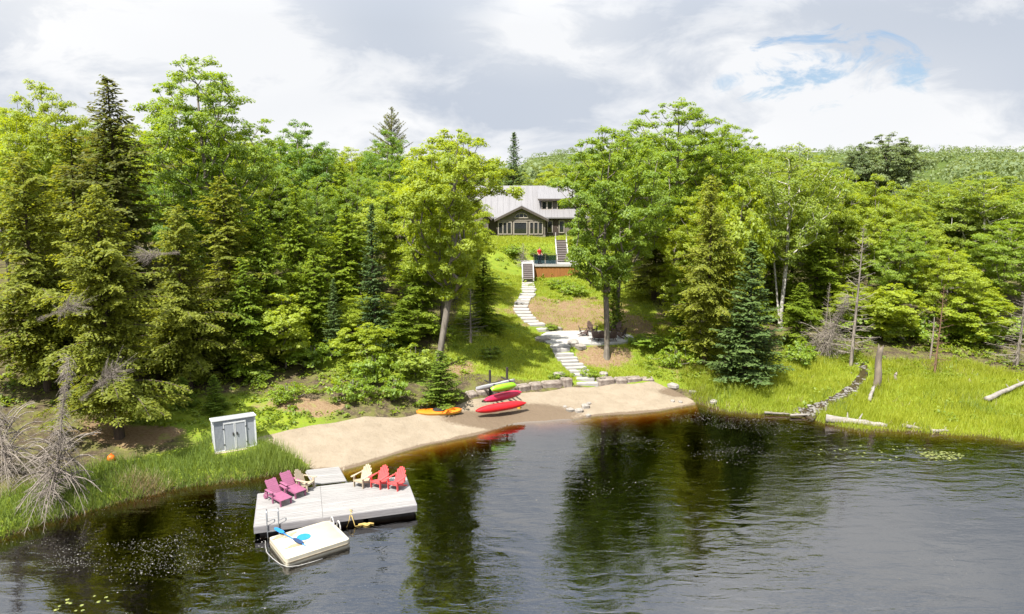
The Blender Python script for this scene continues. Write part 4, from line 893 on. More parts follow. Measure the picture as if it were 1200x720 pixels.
def block_wall(pix, label, n, hgt, zb=.42):
    pts = [at_z(px, py, zb) for px, py in pix]; root = empty('stone_retaining_wall', pts[0], 0, label, 'wall'); seg = [0]
    for a, c in zip(pts[:-1], pts[1:]): seg.append(seg[-1]+(c-a).length)
    cuts = [0]+sorted((k+rs.uniform(-.28, .28))/n for k in range(1, n))+[1]
    for a, c in zip(cuts[:-1], cuts[1:]):
        s = seg[-1]*(a+c)/2; i = max(j for j in range(len(seg)-1) if seg[j] <= s); f = (s-seg[i])/(seg[i+1]-seg[i]); p = pts[i].lerp(pts[i+1], f)
        d = pts[i+1]-pts[i]; hh_ = hgt*rs.uniform(.82, 1.15)
        link('stone_block', rs.choice(BLKS), root, (p.x-pts[0].x, p.y-pts[0].y+rs.uniform(-.06, .06), hh_/2-.12), math.atan2(d.y, d.x)+rs.uniform(-.08, .08), ((c-a)*seg[-1]*.98, rs.uniform(.55, .75), hh_))
block_wall([(547,471),(558,468.5),(575,466),(600,461.5),(620,458.5),(640,456.5),(658,455),(669,454)], 'long curved wall of stone blocks behind the kayaks left of the steps', 8, .66)
block_wall([(700,452.5),(714,451.5),(730,451),(748,450.2),(766,450)], 'short wall of stone blocks behind the sand right of the steps', 4, .54)
def rock(px, py, sz, label, group=None, flat=.6, z=None):
    g = ground(px, py) if z is None else at_z(px, py, z)
    o = link('boulder', rs.choice(ROCKS), None, (g.x, g.y, g.z+sz*flat*.25), rs.uniform(0, 6), (sz*rs.uniform(.9, 1.4), sz, sz*flat)); return tag(o, label, 'rock', group)
for px, py, s_, lb in [(636,400,.7,'pale boulder at the left edge of the patio'),(672,405,.75,'flat pale boulder at the head of the lower stone steps'),(680,408,.6,'boulder below the patio edge left of the maple trunk'),(654,387,.45,'small boulder at the back edge of the patio'),
    (707,441,.5,'brown boulder beside the lower steps on their right'),(655,441,.5,'flat boulder beside the lower steps on their left'),(789,454,.5,'lone boulder on the sand near the right end of the beach'),(812,461,.35,'small pale rock at the far right end of the sand'),
    (836,473,.4,'pale rock in the shore grass right of the beach'),(645,457,.0,'')]:
    if lb: rock(px, py, s_, lb)
for px, py, s_ in [(668,482,.36),(678,483,.4),(686,478,.42),(690,474,.25),(662,478,.22),(689,488,.25)]: rock(px, py, s_, 'pale rock in the small heap at the water edge below the steps', 'rocks heaped at the water edge')
for px, py in [(788,471),(797,472)]: rock(px, py, .22, 'small dark stone lying on the right part of the sand', 'dark stones on the sand')
# creek stones
b = MB(); rr2 = random.Random(9)
bm = bmesh.new()
for k in range(150):
    i = rr2.randrange(len(CREEK)-1); p = CREEK[i].lerp(CREEK[i+1], rr2.random()); x_, y_ = p.x+rr2.gauss(0, .28), p.y+rr2.gauss(0, .28); s_ = rr2.uniform(.08, .24)
    Mx = Matrix.Translation((x_, y_, hz(x_, y_)+.03)) @ Matrix.Rotation(rr2.uniform(0, 6), 4, 'Z') @ Matrix.Diagonal((s_*1.4, s_, s_*.6, 1))
    r_ = bmesh.ops.create_icosphere(bm, subdivisions=1, radius=.5, matrix=Mx)
    for v in r_['verts']: v.co += Vector((rr2.uniform(-1, 1), rr2.uniform(-1, 1), rr2.uniform(-1, 1)))*.02
me = bpy.data.meshes.new('creek_stones'); bm.to_mesh(me); bm.free(); me.materials.append(mat('creek_stone', (.20, .19, .175), (.09, .08, .07), 2, .7, .5, 10))
tag(link('creek_stones', me), 'grey stones lining the little creek bed', 'stones', kind='stuff')
ck = MB(); cw = [.22, .26, .3, .34, .36, .42, .6, .9]
vs = []; fs = []
for i, p in enumerate(CREEK):
    d = (CREEK[min(i+1, 7)]-CREEK[max(i-1, 0)]); nrm = Vector((-d.y, d.x, 0)).normalized()
    for s_ in (-1, 1): vs.append((p.x+nrm.x*s_*cw[i], p.y+nrm.y*s_*cw[i], max(hz(p.x, p.y)+.035, .012)))
for i in range(7): fs.append((2*i, 2*i+1, 2*i+3, 2*i+2))
tag(ck.add(vs, fs).build('creek', mat('creek_water', (.05, .035, .02), (.03, .022, .015), 3, .08, .3, 14, spec=.6)), kind='structure')
# logs and stump
LOGM = mat('driftwood', (.27, .25, .225), (.16, .14, .12), 3, .9, .7, 10, stretch=(.3, 3, 3))
def log(p0, p1, r, label, name='log', knots=2, seed=0):
    r_ = random.Random(seed); p0, p1 = Vector(p0), Vector(p1); root = empty(name, p0, 0, label, 'log'); d = p1-p0; n = 9
    pts = [d*(i/(n-1))+Vector((r_.uniform(-1, 1), r_.uniform(-1, 1), r_.uniform(-.6, .6)))*r*.25 for i in range(n)]
    MB().tube(pts, r, 9, r*.55).build('trunk', LOGM, root, smooth=True)
    for k in range(knots):
        f = r_.uniform(.2, .85); a = r_.uniform(.5, 2.6); c = d*f
        MB().tube([c, c+Vector((math.cos(a)*.3, math.sin(a)*.15, .3))*r*3.2, c+Vector((math.cos(a)*.45, math.sin(a)*.2, .36))*r*5], r*.28, 5, r*.1).build('branch_stub', LOGM, root)
log(at_z(969,491,.22), at_z(1040,499,.14), .23, 'big bleached driftwood log at the edge of the marsh', seed=1)
log(at_z(1057,499,.16), at_z(1080,502,.12), .12, 'short pale log right of the big driftwood log', seed=2)
g0, g1 = ground(1156,473), ground(1206,452); log(g0+Vector((0,0,.25)), g1+Vector((0,0,.3)), .16, 'long bleached log lying in the marsh at the right edge', seed=3)
g0, g1 = ground(1018,472), ground(1023,464); log(g0+Vector((0,0,.1)), g1+Vector((0,0,.55)), .12, 'pale broken snag in the marsh grass right of the creek', seed=4, knots=1)
log(at_z(896,484,.12), at_z(925,485,.1), .07, 'thin pale log at the waterline left of the creek mouth', seed=5)
log(at_z(926,487,.10), at_z(950,486,.14), .08, 'thin log lying across the creek mouth', seed=6)
log(at_z(1092,505,.1), at_z(1112,505,.1), .10, 'brown log end at the tip of the marsh point', seed=7, knots=1)
g0, g1 = ground(1035,396), ground(1060,404); log(g0+Vector((0,0,.5)), g1+Vector((0,0,.4)), .09, 'pale fallen log at the back of the marsh behind the stump', seed=8)
def stump(px, py, h, r, label, seed):
    g = ground(px, py); r_ = random.Random(seed); root = empty('stump', (g.x, g.y, g.z-.08), 0, label, 'stump'); pts = [Vector((.03*math.sin(i), .03*math.cos(i*1.3), h*i/7)) for i in range(8)]
    b = MB().tube(pts, r*1.25, 10, r*.85); n = 10
    for k in range(n): x_, y_, z_ = b.v[7*n+k]; b.v[7*n+k] = (x_, y_, z_+r_.uniform(-.25, .22)*min(1, h))
    b.build('trunk', BARK['dead'] if h < 1 else mat('bark_stump', (.22,.18,.14),(.10,.08,.065),3,.95,.8,10,stretch=(1,1,.3)), root, smooth=True)
    for k in range(5):
        a = k*1.26+r_.uniform(-.3, .3); MB().tube([(math.cos(a)*r*.8, math.sin(a)*r*.8, .25), (math.cos(a)*r*1.6, math.sin(a)*r*1.6, .06), (math.cos(a)*r*2.2, math.sin(a)*r*2.2, -.02)], r*.3, 5, r*.12).build('root', BARK['dead'], root)
stump(1027, 456, 2.7, .19, 'tall broken stump standing beside the creek', 1)
stump(1049, 446, .55, .07, 'short thin stump in the marsh right of the tall one', 2)
stump(1136, 449, .3, .08, 'tiny stump far right in the marsh grass', 3)
# two bare birch-like poles by the rust-brown spruce
for px, top, lb in ((1090, 372, 'bare pale pole of a dead sapling just left of the rust-brown spruce'),):
    g = ground(px, 420); Hh = at_Y(px, top, g.y).z-g.z; e_ = empty('dead_sapling', g, 0, lb, 'tree'); MB().tube([(0,0,-.1),(.03,0,Hh*.5),(0,.02,Hh)], .07, 6, .03).build('trunk', BARK['dead'], e_)
    for k in range(6): a = k*1.7; z_ = Hh*(.35+.1*k); MB().tube([(0,0,z_),(math.cos(a)*.35,math.sin(a)*.35,z_+.15)], .018, 4, .006).build('branch', BARK['dead'], e_)
# ------------------------------------------------------------------ chairs
def adirondack(mt, label, group=None):
    """chair facing -y: fanned slat back, sloping seat, wide arms, four legs"""
    c = empty('adirondack_chair', (0, 0, 0), 0, label, 'chair', group)
    s = MB(); R1 = Matrix.Rotation(math.radians(14), 3, 'X')
    for k in range(6): y = -.28+k*.10; s.box((0, y, .36-(y+.28)*.26), (.52, .092, .024), Matrix.Rotation(math.radians(-14), 3, 'X'))
    s.box((0, -.335, .335), (.52, .03, .09)); s.build('seat', mt, c)
    b = MB(); tilt = math.radians(-24)
    for k in range(7):
        a = (k-3)*.055; L = .82-.035*(k-3)**2; Mx = Matrix.Translation((0, .20, .22)) @ Matrix.Rotation(tilt, 4, 'X') @ Matrix.Rotation(a, 4, 'Y')
        poly = [(-.036, 0), (.036, 0), (.046, L-.03), (.03, L), (-.03, L), (-.046, L-.03)]
        b.prism(poly, .022, Mx @ Matrix.Translation(((k-3)*.072, 0, 0)) @ Matrix.Rotation(math.radians(90), 4, 'X'))
    b.box((0, .34, .50), (.56, .03, .07), Matrix.Rotation(tilt, 3, 'X')); b.build('backrest', mt, c)
    for sx in (-1, 1):
        a = MB(); a.prism([(-.05, -.42), (.06, -.44), (.09, -.36), (.07, -.1), (.035, .32), (-.035, .32)] if sx > 0 else [(.035, .32), (-.035, .32), (-.07, -.1), (-.09, -.36), (-.06, -.44), (.05, -.42)][::-1][::-1], .026, Matrix.Translation((sx*.335, 0, .55))); a.build('armrest', mt, c)
        MB().box((sx*.285, -.30, .275), (.04, .11, .55)).build('leg', mt, c)
        l = MB(); l.add([(sx*.285-.02,.42,0),(sx*.285+.02,.42,0),(sx*.285+.02,.56,0),(sx*.285-.02,.56,0),(sx*.285-.02,-.28,.30),(sx*.285+.02,-.28,.30),(sx*.285+.02,-.24,.40),(sx*.285-.02,-.24,.40)], [(3,2,1,0),(4,5,6,7),(0,1,5,4),(1,2,6,5),(2,3,7,6),(3,0,4,7)]); l.build('rear_leg', mt, c)
        MB().box((sx*.29, .30, .40), (.03, .05, .32)).build('arm_support', mt, c)
    return c
def lounger(mt, label):
    c = empty('chaise_lounge', (0, 0, 0), 0, label, 'chair', 'plum chaise lounges on the dock')
    s = MB()
    for k in range(11): s.box((0, -1.02+k*.092, .33-.0*k), (.56, .085, .025))
    s.build('seat', mt, c)
    b = MB(); Rt = Matrix.Rotation(math.radians(52), 3, 'X')
    for k in range(8): q = Rt @ Vector((0, .05+k*.092, 0)); b.box((0, q.y-.02, .33+q.z), (.58, .085, .025), Rt)
    q = Rt @ Vector((0, .4, -.03)); 
    for sx in (-.2, .2): b.box((sx, q.y-.02, .33+q.z), (.05, .76, .03), Rt)
    b.build('backrest', mt, c)
    for sx in (-1, 1):
        MB().bx(sx*.30-.025, sx*.30+.025, -1.04, .46, .25, .33).build('side_rail', mt, c)
        MB().bx(sx*.37-.06, sx*.37+.06, -.42, .22, .54, .57).build('armrest', mt, c)
        MB().bx(sx*.335-.03, sx*.335+.03, -.38, -.30, 0, .54).build('leg', mt, c)
        MB().bx(sx*.335-.03, sx*.335+.03, .12, .20, .12, .54).build('arm_support', mt, c)
        MB().bx(sx*.27-.03, sx*.27+.03, -1.0, -.92, 0, .25).build('leg', mt, c)
        w2 = MB(); n = 12; w2.prism([(.12*math.cos(i*2*math.pi/n), .12*math.sin(i*2*math.pi/n)) for i in range(n)], .04, Matrix.Translation((sx*.33-.02, .42, .12)) @ Matrix.Rotation(math.radians(90), 4, 'Y')); w2.build('wheel', mt, c)
    return c
def plastic(nm, c1): return mat(nm, c1, tuple(x*.85 for x in c1), 8, .55, .15, 40)
PLUM = plastic('plum_plastic', (.26, .085, .155)); TAN = plastic('tan_plastic', (.38, .315, .225)); RED = plastic('red_plastic', (.60, .075, .075)); BRN = plastic('brown_plastic', (.10, .065, .055))
DKZ = .45
MAN = .8      # life-size furniture and people in layout units (the layout is brought to metres at the end)
def put(o, px, py, z, face):
    """face: heading (degrees) the chair looks towards, 0 = right, -90 = towards the camera"""
    p = at_z(px, py, z); o.location = p; o.rotation_euler = (0, 0, math.radians(face+90)); o.scale = (MAN,)*3; return o
put(lounger(PLUM, 'plum chaise lounge nearest the dock corner, left of the two'), 323, 585, DKZ, -42)
put(lounger(PLUM, 'plum chaise lounge beside the tan chair, right of the two'), 340, 576, DKZ, -42)
put(adirondack(TAN, 'tan slatted deck chair next to the plum chaise lounges'), 358, 573, DKZ, -20)
put(adirondack(TAN, 'tan slatted deck chair beside the two red chairs'), 425, 569, DKZ, -118)
put(adirondack(RED, 'red slatted deck chair in the middle of the row of three'), 445, 570, DKZ, -118)
put(adirondack(RED, 'red slatted deck chair nearest the right edge of the dock'), 465, 572, DKZ, -118)
cen = at_z(707, 393, 2.05)
for px, py, lb in [(684,393.5,'brown chair on the left of the fire pit circle facing right'),(694,389.5,'brown chair at the back of the fire pit circle, left of the trunk'),(699,398.5,'brown chair nearest the camera left of the maple trunk'),(706,398.8,'brown chair half hidden by the maple trunk'),(716.5,399,'brown chair nearest the camera right of the maple trunk'),(722,390,'brown chair at the back of the fire pit circle, right of the trunk'),(727.5,396,'brown chair on the right of the fire pit circle facing left')]:
    c = adirondack(BRN, lb); p = at_z(px, py, 2.05); d = cen-p; put(c, px, py, 2.05, math.degrees(math.atan2(d.y, d.x)))
# fire pit ring of stones in the middle of the chairs
fp = empty('fire_pit', cen, 0, 'low round stone fire pit in the middle of the brown chairs', 'fire pit')
for k in range(10):
    a = k*math.pi/5; link('stone_block', rs.choice(BLKS), fp, (.42*math.cos(a), .42*math.sin(a), .11), a+math.pi/2, (.26, .15, .22))

# ------------------------------------------------------------------ dock and raft
c0, c1, c2, c3 = (at_z(*q, DKZ) for q in ((303.5,615),(492,592.7),(472,563.2),(300,574)))
ex = ((c1-c0)+(c2-c3)).normalized(); ang = math.radians(17); ex = Vector((math.cos(ang), math.sin(ang), 0)); DL = ((c1-c0).length+(c2-c3).length)/2
ey = Vector((-ex.y, ex.x, 0)); DW = ((c3-c0).dot(ey)+(c2-c1).dot(ey))/2; sh = ((c3-c0).dot(ex)+(c2-c1).dot(ex))/2
cc = (c0+c1+c2+c3)/4
DOCKW = None
m, t = new_mat('dock_boards')
oc = t.n('ShaderNodeTexCoord').outputs['Object']
v = t.n('ShaderNodeVectorMath', {'operation': 'MULTIPLY'}, _0=oc, _1=(.5, 7, 7)).outputs[0]
isl = t.n('ShaderNodeNewGeometry').outputs['Random Per Island']
cdk = t.mix(t.rng(t.noise(v, 2, 5, .6), .3, .7), (.28, .272, .268), (.205, .198, .193)); cdk = t.mix(t.math('MULTIPLY', isl, .45), cdk, (.185, .176, .17))
cdk = t.mix(t.math('MULTIPLY', t.rng(t.noise(oc, 1.3, 4, .6), .5, .7), .35), cdk, (.26, .25, .24))
p = t.n('ShaderNodeBsdfPrincipled', Base__Color=cdk, Roughness=.8); p.inputs['Specular IOR Level'].default_value = .2
t.t.links.new(p.outputs[0], t.n('ShaderNodeOutputMaterial').inputs[0]); DOCKW = m
dock = empty('floating_dock', (cc.x, cc.y, 0), ang, 'large pale floating dock of weathered boards', 'dock')
nbd = 22; bw = DW/nbd; b = MB()
for k in range(nbd):
    y0 = -DW/2+k*bw
    for x0, x1 in ((-DL/2, -.55+.0*k), (-.54, DL/2)): b.bx(x0, x1, y0+.005, y0+bw-.005, DKZ-.035, DKZ-rs.uniform(0, .004))
o = b.build('deck_boards', DOCKW, dock); o['kind'] = 'stuff'
FAS = mat('dock_fascia', (.23, .22, .225), (.18, .17, .175), 4, .8, .3, 14, stretch=(.5, 4, 4)); DARK = mat('dock_dark', (.02, .018, .017), (.035, .03, .028), 3, .7)
for (x0, x1, y0, y1) in ((-DL/2-.03, DL/2+.03, -DW/2-.04, -DW/2-.002), (-DL/2-.03, DL/2+.03, DW/2+.002, DW/2+.04), (-DL/2-.04, -DL/2-.002, -DW/2, DW/2), (DL/2+.002, DL/2+.04, -DW/2, DW/2)):
    MB().bx(x0, x1, y0, y1, DKZ-.26, DKZ-.012).build('fascia_board', FAS, dock)
for k in range(3):
    for j in (-1, 1): MB().bx(-DL/2+.15+k*DL/3, -DL/2+DL/3-.05+k*DL/3, j*DW/4-DW/4+.12, j*DW/4+DW/4-.12, -.18, DKZ-.05).build('float_drum', DARK, dock)
STEEL = mat('steel', (.42, .43, .45), (.34, .35, .36), 6, .35, metal=.8)
Ml = Matrix.Translation((cc.x, cc.y, 0)) @ Matrix.Rotation(ang, 4, 'Z'); Mi = Ml.inverted()
lad = empty('swim_ladder', (0, 0, 0), 0, 'grey metal swim ladder on the front edge of the dock', 'ladder')
q = Mi @ at_z(320, 612, DKZ); y_ = -DW/2-.07
lad.location = Ml @ Vector((q.x, y_, 0)); lad.rotation_euler = (0, 0, ang)
for sx in (-.2, .2): MB().tube([(sx, .30, DKZ+.02), (sx, .30, DKZ+.42), (sx, .24, DKZ+.52), (sx, .08, DKZ+.55), (sx, 0, DKZ+.48), (sx, 0, DKZ), (sx, 0, -.6)], .022, 6).build('rail', STEEL, lad, smooth=True)
for z_ in (-.3, -.05, .2): MB().bx(-.2, .2, -.03, .03, z_, z_+.025).build('rung', STEEL, lad)
# ramp to the beach
r0, r1, r2, r3 = at_z(369,567.5,DKZ+.03), at_z(406,563.5,DKZ+.03), at_z(397,547,.42), at_z(359,551,.42)
ramp = empty('gangway', ((r0+r1)/2), 0, 'short pale board ramp from the dock to the sand', 'ramp')
b = MB(); o_ = (r0+r1)/2; nr = 9
for k in range(nr):
    a0, a1 = k/nr+.004, (k+1)/nr-.004
    vs = [r0.lerp(r3, a0)-o_, r1.lerp(r2, a0)-o_, r1.lerp(r2, a1)-o_, r0.lerp(r3, a1)-o_]; vs = [v-Vector((0,0,.045)) for v in vs]+vs
    b.add(vs, [(3,2,1,0),(4,5,6,7),(0,1,5,4),(1,2,6,5),(2,3,7,6),(3,0,4,7)])
o = b.build('ramp_boards', DOCKW, ramp); o['kind'] = 'stuff'
for a, c in ((r0, r3), (r1, r2)): MB().tube([a-o_+Vector((0,0,-.09)), c-o_+Vector((0,0,-.09))], .05, 4).build('stringer', FAS, ramp)
# raft: inflatable swim platform
q0, q1, q2, q3 = (at_z(*q, .30) for q in ((310.8,630),(383,611),(413,629),(341,654.6)))   # left, back, right, front
rx = ((q1-q0)+(q2-q3)).normalized(); ra = math.atan2(rx.y, rx.x); ry = Vector((-rx.y, rx.x, 0)); rc_ = (q0+q1+q2+q3)/4
RL = ((q1-q0).length+(q2-q3).length)/2; RW = ((q0-q3).dot(ry)+(q1-q2).dot(ry))/2; Mr = (Matrix.Translation((rc_.x, rc_.y, 0)) @ Matrix.Rotation(ra, 4, 'Z')).inverted()
raft = empty('swim_raft', (rc_.x, rc_.y, 0), ra, 'cream inflatable swim raft floating in front of the dock', 'raft')
def slab(L, W, z0, z1, cr, nm, mt, parent, rounded=.08):
    n = 6; ring = []
    for cx, cy, a0 in ((L/2-cr, W/2-cr, 0), (-L/2+cr, W/2-cr, 90), (-L/2+cr, -W/2+cr, 180), (L/2-cr, -W/2+cr, 270)):
        for i in range(n): a = math.radians(a0+90*i/(n-1)); ring.append((cx, cy, math.cos(a), math.sin(a)))
    b = MB(); N_ = len(ring); prof = [(-rounded*.9, z0), (-.02, z0+rounded*.6), (0, (z0+z1)/2), (-.02, z1-rounded*.6), (-rounded*.35, z1-.02), (-rounded*.9, z1)]
    vs = [(cx+(cr+o)*c, cy+(cr+o)*s_, z) for o, z in prof for cx, cy, c, s_ in ring]; fs = [tuple(range(N_-1, -1, -1)), tuple((len(prof)-1)*N_+i for i in range(N_))]
    for r in range(len(prof)-1):
        for i in range(N_): fs.append((r*N_+i, r*N_+(i+1) % N_, (r+1)*N_+(i+1) % N_, (r+1)*N_+i))
    return b.add(vs, fs).build(nm, mt, parent, smooth=True)
CREAM = mat('raft_vinyl', (.49, .45, .36), (.43, .395, .315), 3, .5)
slab(RL+.06, RW+.06, -.06, .30, .11, 'body', CREAM, raft, .05)
sk = slab(RL+.10, RW+.10, .09, .16, .17, 'rub_strip', mat('raft_strip', (.30,.25,.18)), raft, .02)
sk = slab(RL-.22, RW-.22, .29, .306, .12, 'top_pad', mat('raft_pad', (.52,.48,.39),(.46,.425,.345),2,.6), raft, .01)
PADM = mat('raft_teak', (.40,.31,.20), (.25,.19,.12), 12, .7, stretch=(1,6,1))
for (a, c) in (((321,631),(334,627)),((334,629),(345,625.5)),((337,641.5),(356,637))):
    la, lb_ = Mr @ at_z(*a, .31), Mr @ at_z(*c, .31); d = lb_-la; L = d.length; mm = (la+lb_)/2
    b = MB()
    for k in range(3): b.box((mm.x, mm.y, .318+.0*k), (L, .055, .014), Matrix.Rotation(math.atan2(d.y, d.x), 3, 'Z')) if k == 1 else b.box(Vector((mm.x, mm.y, .318))+Matrix.Rotation(math.atan2(d.y, d.x), 3, 'Z') @ Vector((.1*(k-1), (k-1)*.07, 0)), (L, .055, .014), Matrix.Rotation(math.atan2(d.y, d.x), 3, 'Z'))
    b.build('grip_pad', PADM, raft)
ld = Mr @ at_z(356, 629.5, .31); BLUE = mat('blue_plastic', (.02, .20, .52), (.015, .16, .44), 5, .4)
MB().prism([(.24*math.cos(i*.314), .24*math.sin(i*.314)) for i in range(20)], .012, Matrix.Translation((ld.x, ld.y, .308))).build('round_valve_cover', BLUE, raft)
WPL = mat('white_tube', (.42, .41, .40), (.38, .37, .36), 4, .4)
for q in ((389.5,613.5),(397,618)):
    p_ = Mr @ at_z(*q, .3); dirv = Vector((.12, -.10, 0)) ; dirv = Vector((0.0, -.16, 0))
    MB().tube([Vector((p_.x, p_.y, .24))+dirv*math.cos(a) + Vector((0, 0, .30*math.sin(a))) for a in [math.pi*i/10 for i in range(11)]], .025, 7).build('handle_loop', WPL, raft, smooth=True)
# paddle lying on the raft
pa, pb = at_z(322, 619.5, .42), at_z(358, 639.5, .345)
pd = empty('paddle', pa, 0, 'blue paddle lying across the cream raft', 'paddle'); d = pb-pa
MB().tube([(0,0,0), d*.5, d], .017, 6).build('shaft', BLUE, pd)
yaw = math.atan2(d.y, d.x)
for f, L in ((.0, .52), (.62, .5)):
    b = MB(); b.prism([(0,-.03),(.1,-.075),(L*.8,-.085),(L,-.05),(L,.05),(L*.8,.085),(.1,.075),(0,.03)], .02, Matrix.Translation(d*f+Vector((0,0,.012))) @ Matrix.Rotation(yaw, 4, 'Z') @ Matrix.Rotation(math.atan2(-d.z, Vector((d.x, d.y)).length), 4, 'Y')); b.build('blade', BLUE if f == 0 else mat('navy_plastic', (.02,.045,.11)), pd)
ROPE = mat('rope_white', (.34,.33,.31)); YROPE = mat('rope_yellow', (.50,.36,.10), (.38,.27,.09), 12, .8)
pts = [at_z(*q, .012) for q in ((311,640),(313,648),(320,655),(328,661),(337,664.5),(350,663),(365,659),(378,655))]
tag(MB().tube([at_z(311,634,.2)]+pts, .013, 5).build('mooring_rope', ROPE, smooth=True), 'pale rope trailing in the water in front of the raft', 'rope')
b = MB(); top = at_z(411, 601, DKZ+.02); b.tube([top, at_z(409,611,.25), at_z(406.5,618,.02)], .016, 5); b.tube([top, at_z(414,610,.25), at_z(416,617,.02), at_z(424,615.5,.015), at_z(432,613,.015)], .016, 5); b.tube([top+Vector((.05,.05,.0)), top+Vector((-.06,.1,.06)), top+Vector((.02,.2,.01))], .016, 5)
tag(b.build('dock_rope', YROPE, smooth=True), 'yellow rope hanging over the front edge of the dock', 'rope')
b = MB(); pts = [at_z(px, py, .02) for px, py in ((420,615),(427,613.5),(434,614.5),(431,616),(426,615.5),(433,613),(438,613.8))]; b.tube(pts, .03, 5)
tag(b.build('floating_rope_coil', YROPE, smooth=True), 'tan coil of rope floating beside the dock', 'rope')

# ------------------------------------------------------------------ storage shed
s0, s1 = ground(252, 530.5), ground(300.5, 522.5); zb = min(s0.z, s1.z); s0 = at_z(252, 530.5, zb); s1 = at_z(300.5, 522.5, zb)
sa = math.atan2(s1.y-s0.y, s1.x-s0.x); SL = (s1-s0).length; SD = .95; SHH = 1.46
shed = empty('storage_shed', (s0.x, s0.y, zb-.02), sa, 'grey plastic storage shed with white trim and double doors', 'shed')
GREY = mat('shed_grey', (.29, .305, .34), (.26, .275, .305), 5, .6, .15, 12, stretch=(4, 4, .5)); WTR = mat('shed_white', (.60, .61, .62), (.55, .555, .565), 5, .5)
b = MB(); b.add([(0,0,0),(SL,0,0),(SL,SD,0),(0,SD,0),(0,0,SHH+.02),(SL,0,SHH+.02),(SL,SD,SHH-.16),(0,SD,SHH-.16)], [(3,2,1,0),(4,5,6,7),(0,1,5,4),(1,2,6,5),(2,3,7,6),(3,0,4,7)]); b.build('body', GREY, shed)
rf = MB(); rf.add([(-.07,-.08,SHH+.03),(SL+.07,-.08,SHH+.03),(SL+.07,SD+.05,SHH-.17),(-.07,SD+.05,SHH-.17),(-.07,-.08,SHH+.09),(SL+.07,-.08,SHH+.09),(SL+.07,SD+.05,SHH-.11),(-.07,SD+.05,SHH-.11)], [(3,2,1,0),(4,5,6,7),(0,1,5,4),(1,2,6,5),(2,3,7,6),(3,0,4,7)])
rf = rf.build('roof', WTR, shed)
rp = MB(); rp.add([(.0,.0,SHH+.07),(SL,.0,SHH+.07),(SL,SD,SHH-.10),(0,SD,SHH-.10),(.0,.0,SHH+.088),(SL,.0,SHH+.088),(SL,SD,SHH-.085),(0,SD,SHH-.085)], [(3,2,1,0),(4,5,6,7),(0,1,5,4),(1,2,6,5),(2,3,7,6),(3,0,4,7)]); rp.build('roof_panel', mat('shed_roof', (.31,.32,.335)), rf)
for x in (0, SL): MB().bx(x-.035, x+.035, -.02, .04, 0, SHH-.02).build('corner_trim', WTR, shed)
MB().bx(-.02, .03, SD-.05, SD+.02, 0, SHH-.17).build('corner_trim', WTR, shed)
MB().bx(-.03, SL+.03, -.03, .03, -.02, .05).build('base_trim', WTR, shed)
for k, (x0, x1) in enumerate(((SL*.235, SL*.50), (SL*.51, SL*.775))):
    dr = MB().bx(x0, x1, -.035, -.004, .06, SHH-.10).build('door', GREY, shed)
    b = MB(); t_ = .032; b.bx(x0, x0+t_, -.048, -.034, .06, SHH-.1); b.bx(x1-t_, x1, -.048, -.034, .06, SHH-.1); b.build('door_trim', WTR, dr)
    MB().bx(*((x1-.10, x1-.05) if k == 0 else (x0+.05, x0+.10)), -.075, -.048, .72, .86).build('handle', DARK, dr)
    for z_ in (.3, 1.05): MB().bx(*((x0-.03, x0+.03) if k == 0 else (x1-.03, x1+.03)), -.06, -.048, z_, z_+.05).build('hinge', DARK, dr)
MB().bx(SL*.235, SL*.775, -.05, -.004, SHH-.17, SHH-.10).build('door_header', WTR, shed)
for k in range(6):
    x = SL*(.04+.03*k) if k < 6 else 0; MB().bx(x*1.0+.02, x+.026, -.012, -.003, .06, SHH-.1).build('panel_rib', WTR if False else GREY, shed)
wn = MB().bx(-.012, -.002, .30, .55, .85, 1.25).build('window', GLASS, shed); b = MB(); b.bx(-.03, -.003, .27, .30, .82, 1.28); b.bx(-.03, -.003, .55, .58, .82, 1.28); b.bx(-.03, -.003, .30, .55, .82, .85); b.bx(-.03, -.003, .30, .55, 1.25, 1.28); b.bx(-.026, -.003, .415, .435, .85, 1.25); b.build('window_frame', WTR, wn)
# the shed's timber footing
Mf = Matrix.Translation((s0.x, s0.y, 0)) @ Matrix.Rotation(sa, 4, 'Z')
tag(MB().bx(-.12, SL+.45, -.18, SD+.1, zb-.30, zb-.015).build('shed_platform', mat('pale_timber', (.40,.33,.25), (.32,.26,.2), 4, .85)), 'pale timber footing under the grey shed', 'platform').matrix_world = Mf
# orange ball
g = ground(130.5, 540); b = bmesh.new(); bmesh.ops.create_uvsphere(b, u_segments=20, v_segments=12, radius=.17)
me = bpy.data.meshes.new('ball'); b.to_mesh(me); b.free(); me.shade_smooth(); me.materials.append(mat('orange_ball', (.72,.14,.01), (.62,.11,.01), 5, .45)); ball = tag(link('buoy', None, None, (g.x, g.y, g.z+.10)), 'round orange buoy lying in the grass below the big hemlock', 'buoy')
link('ball', me, ball); MB().tube([(0,0,.16),(.01,0,.21),(.04,0,.23)], .022, 6).build('eyelet', mat('orange_ball', (1,1,1)), ball)

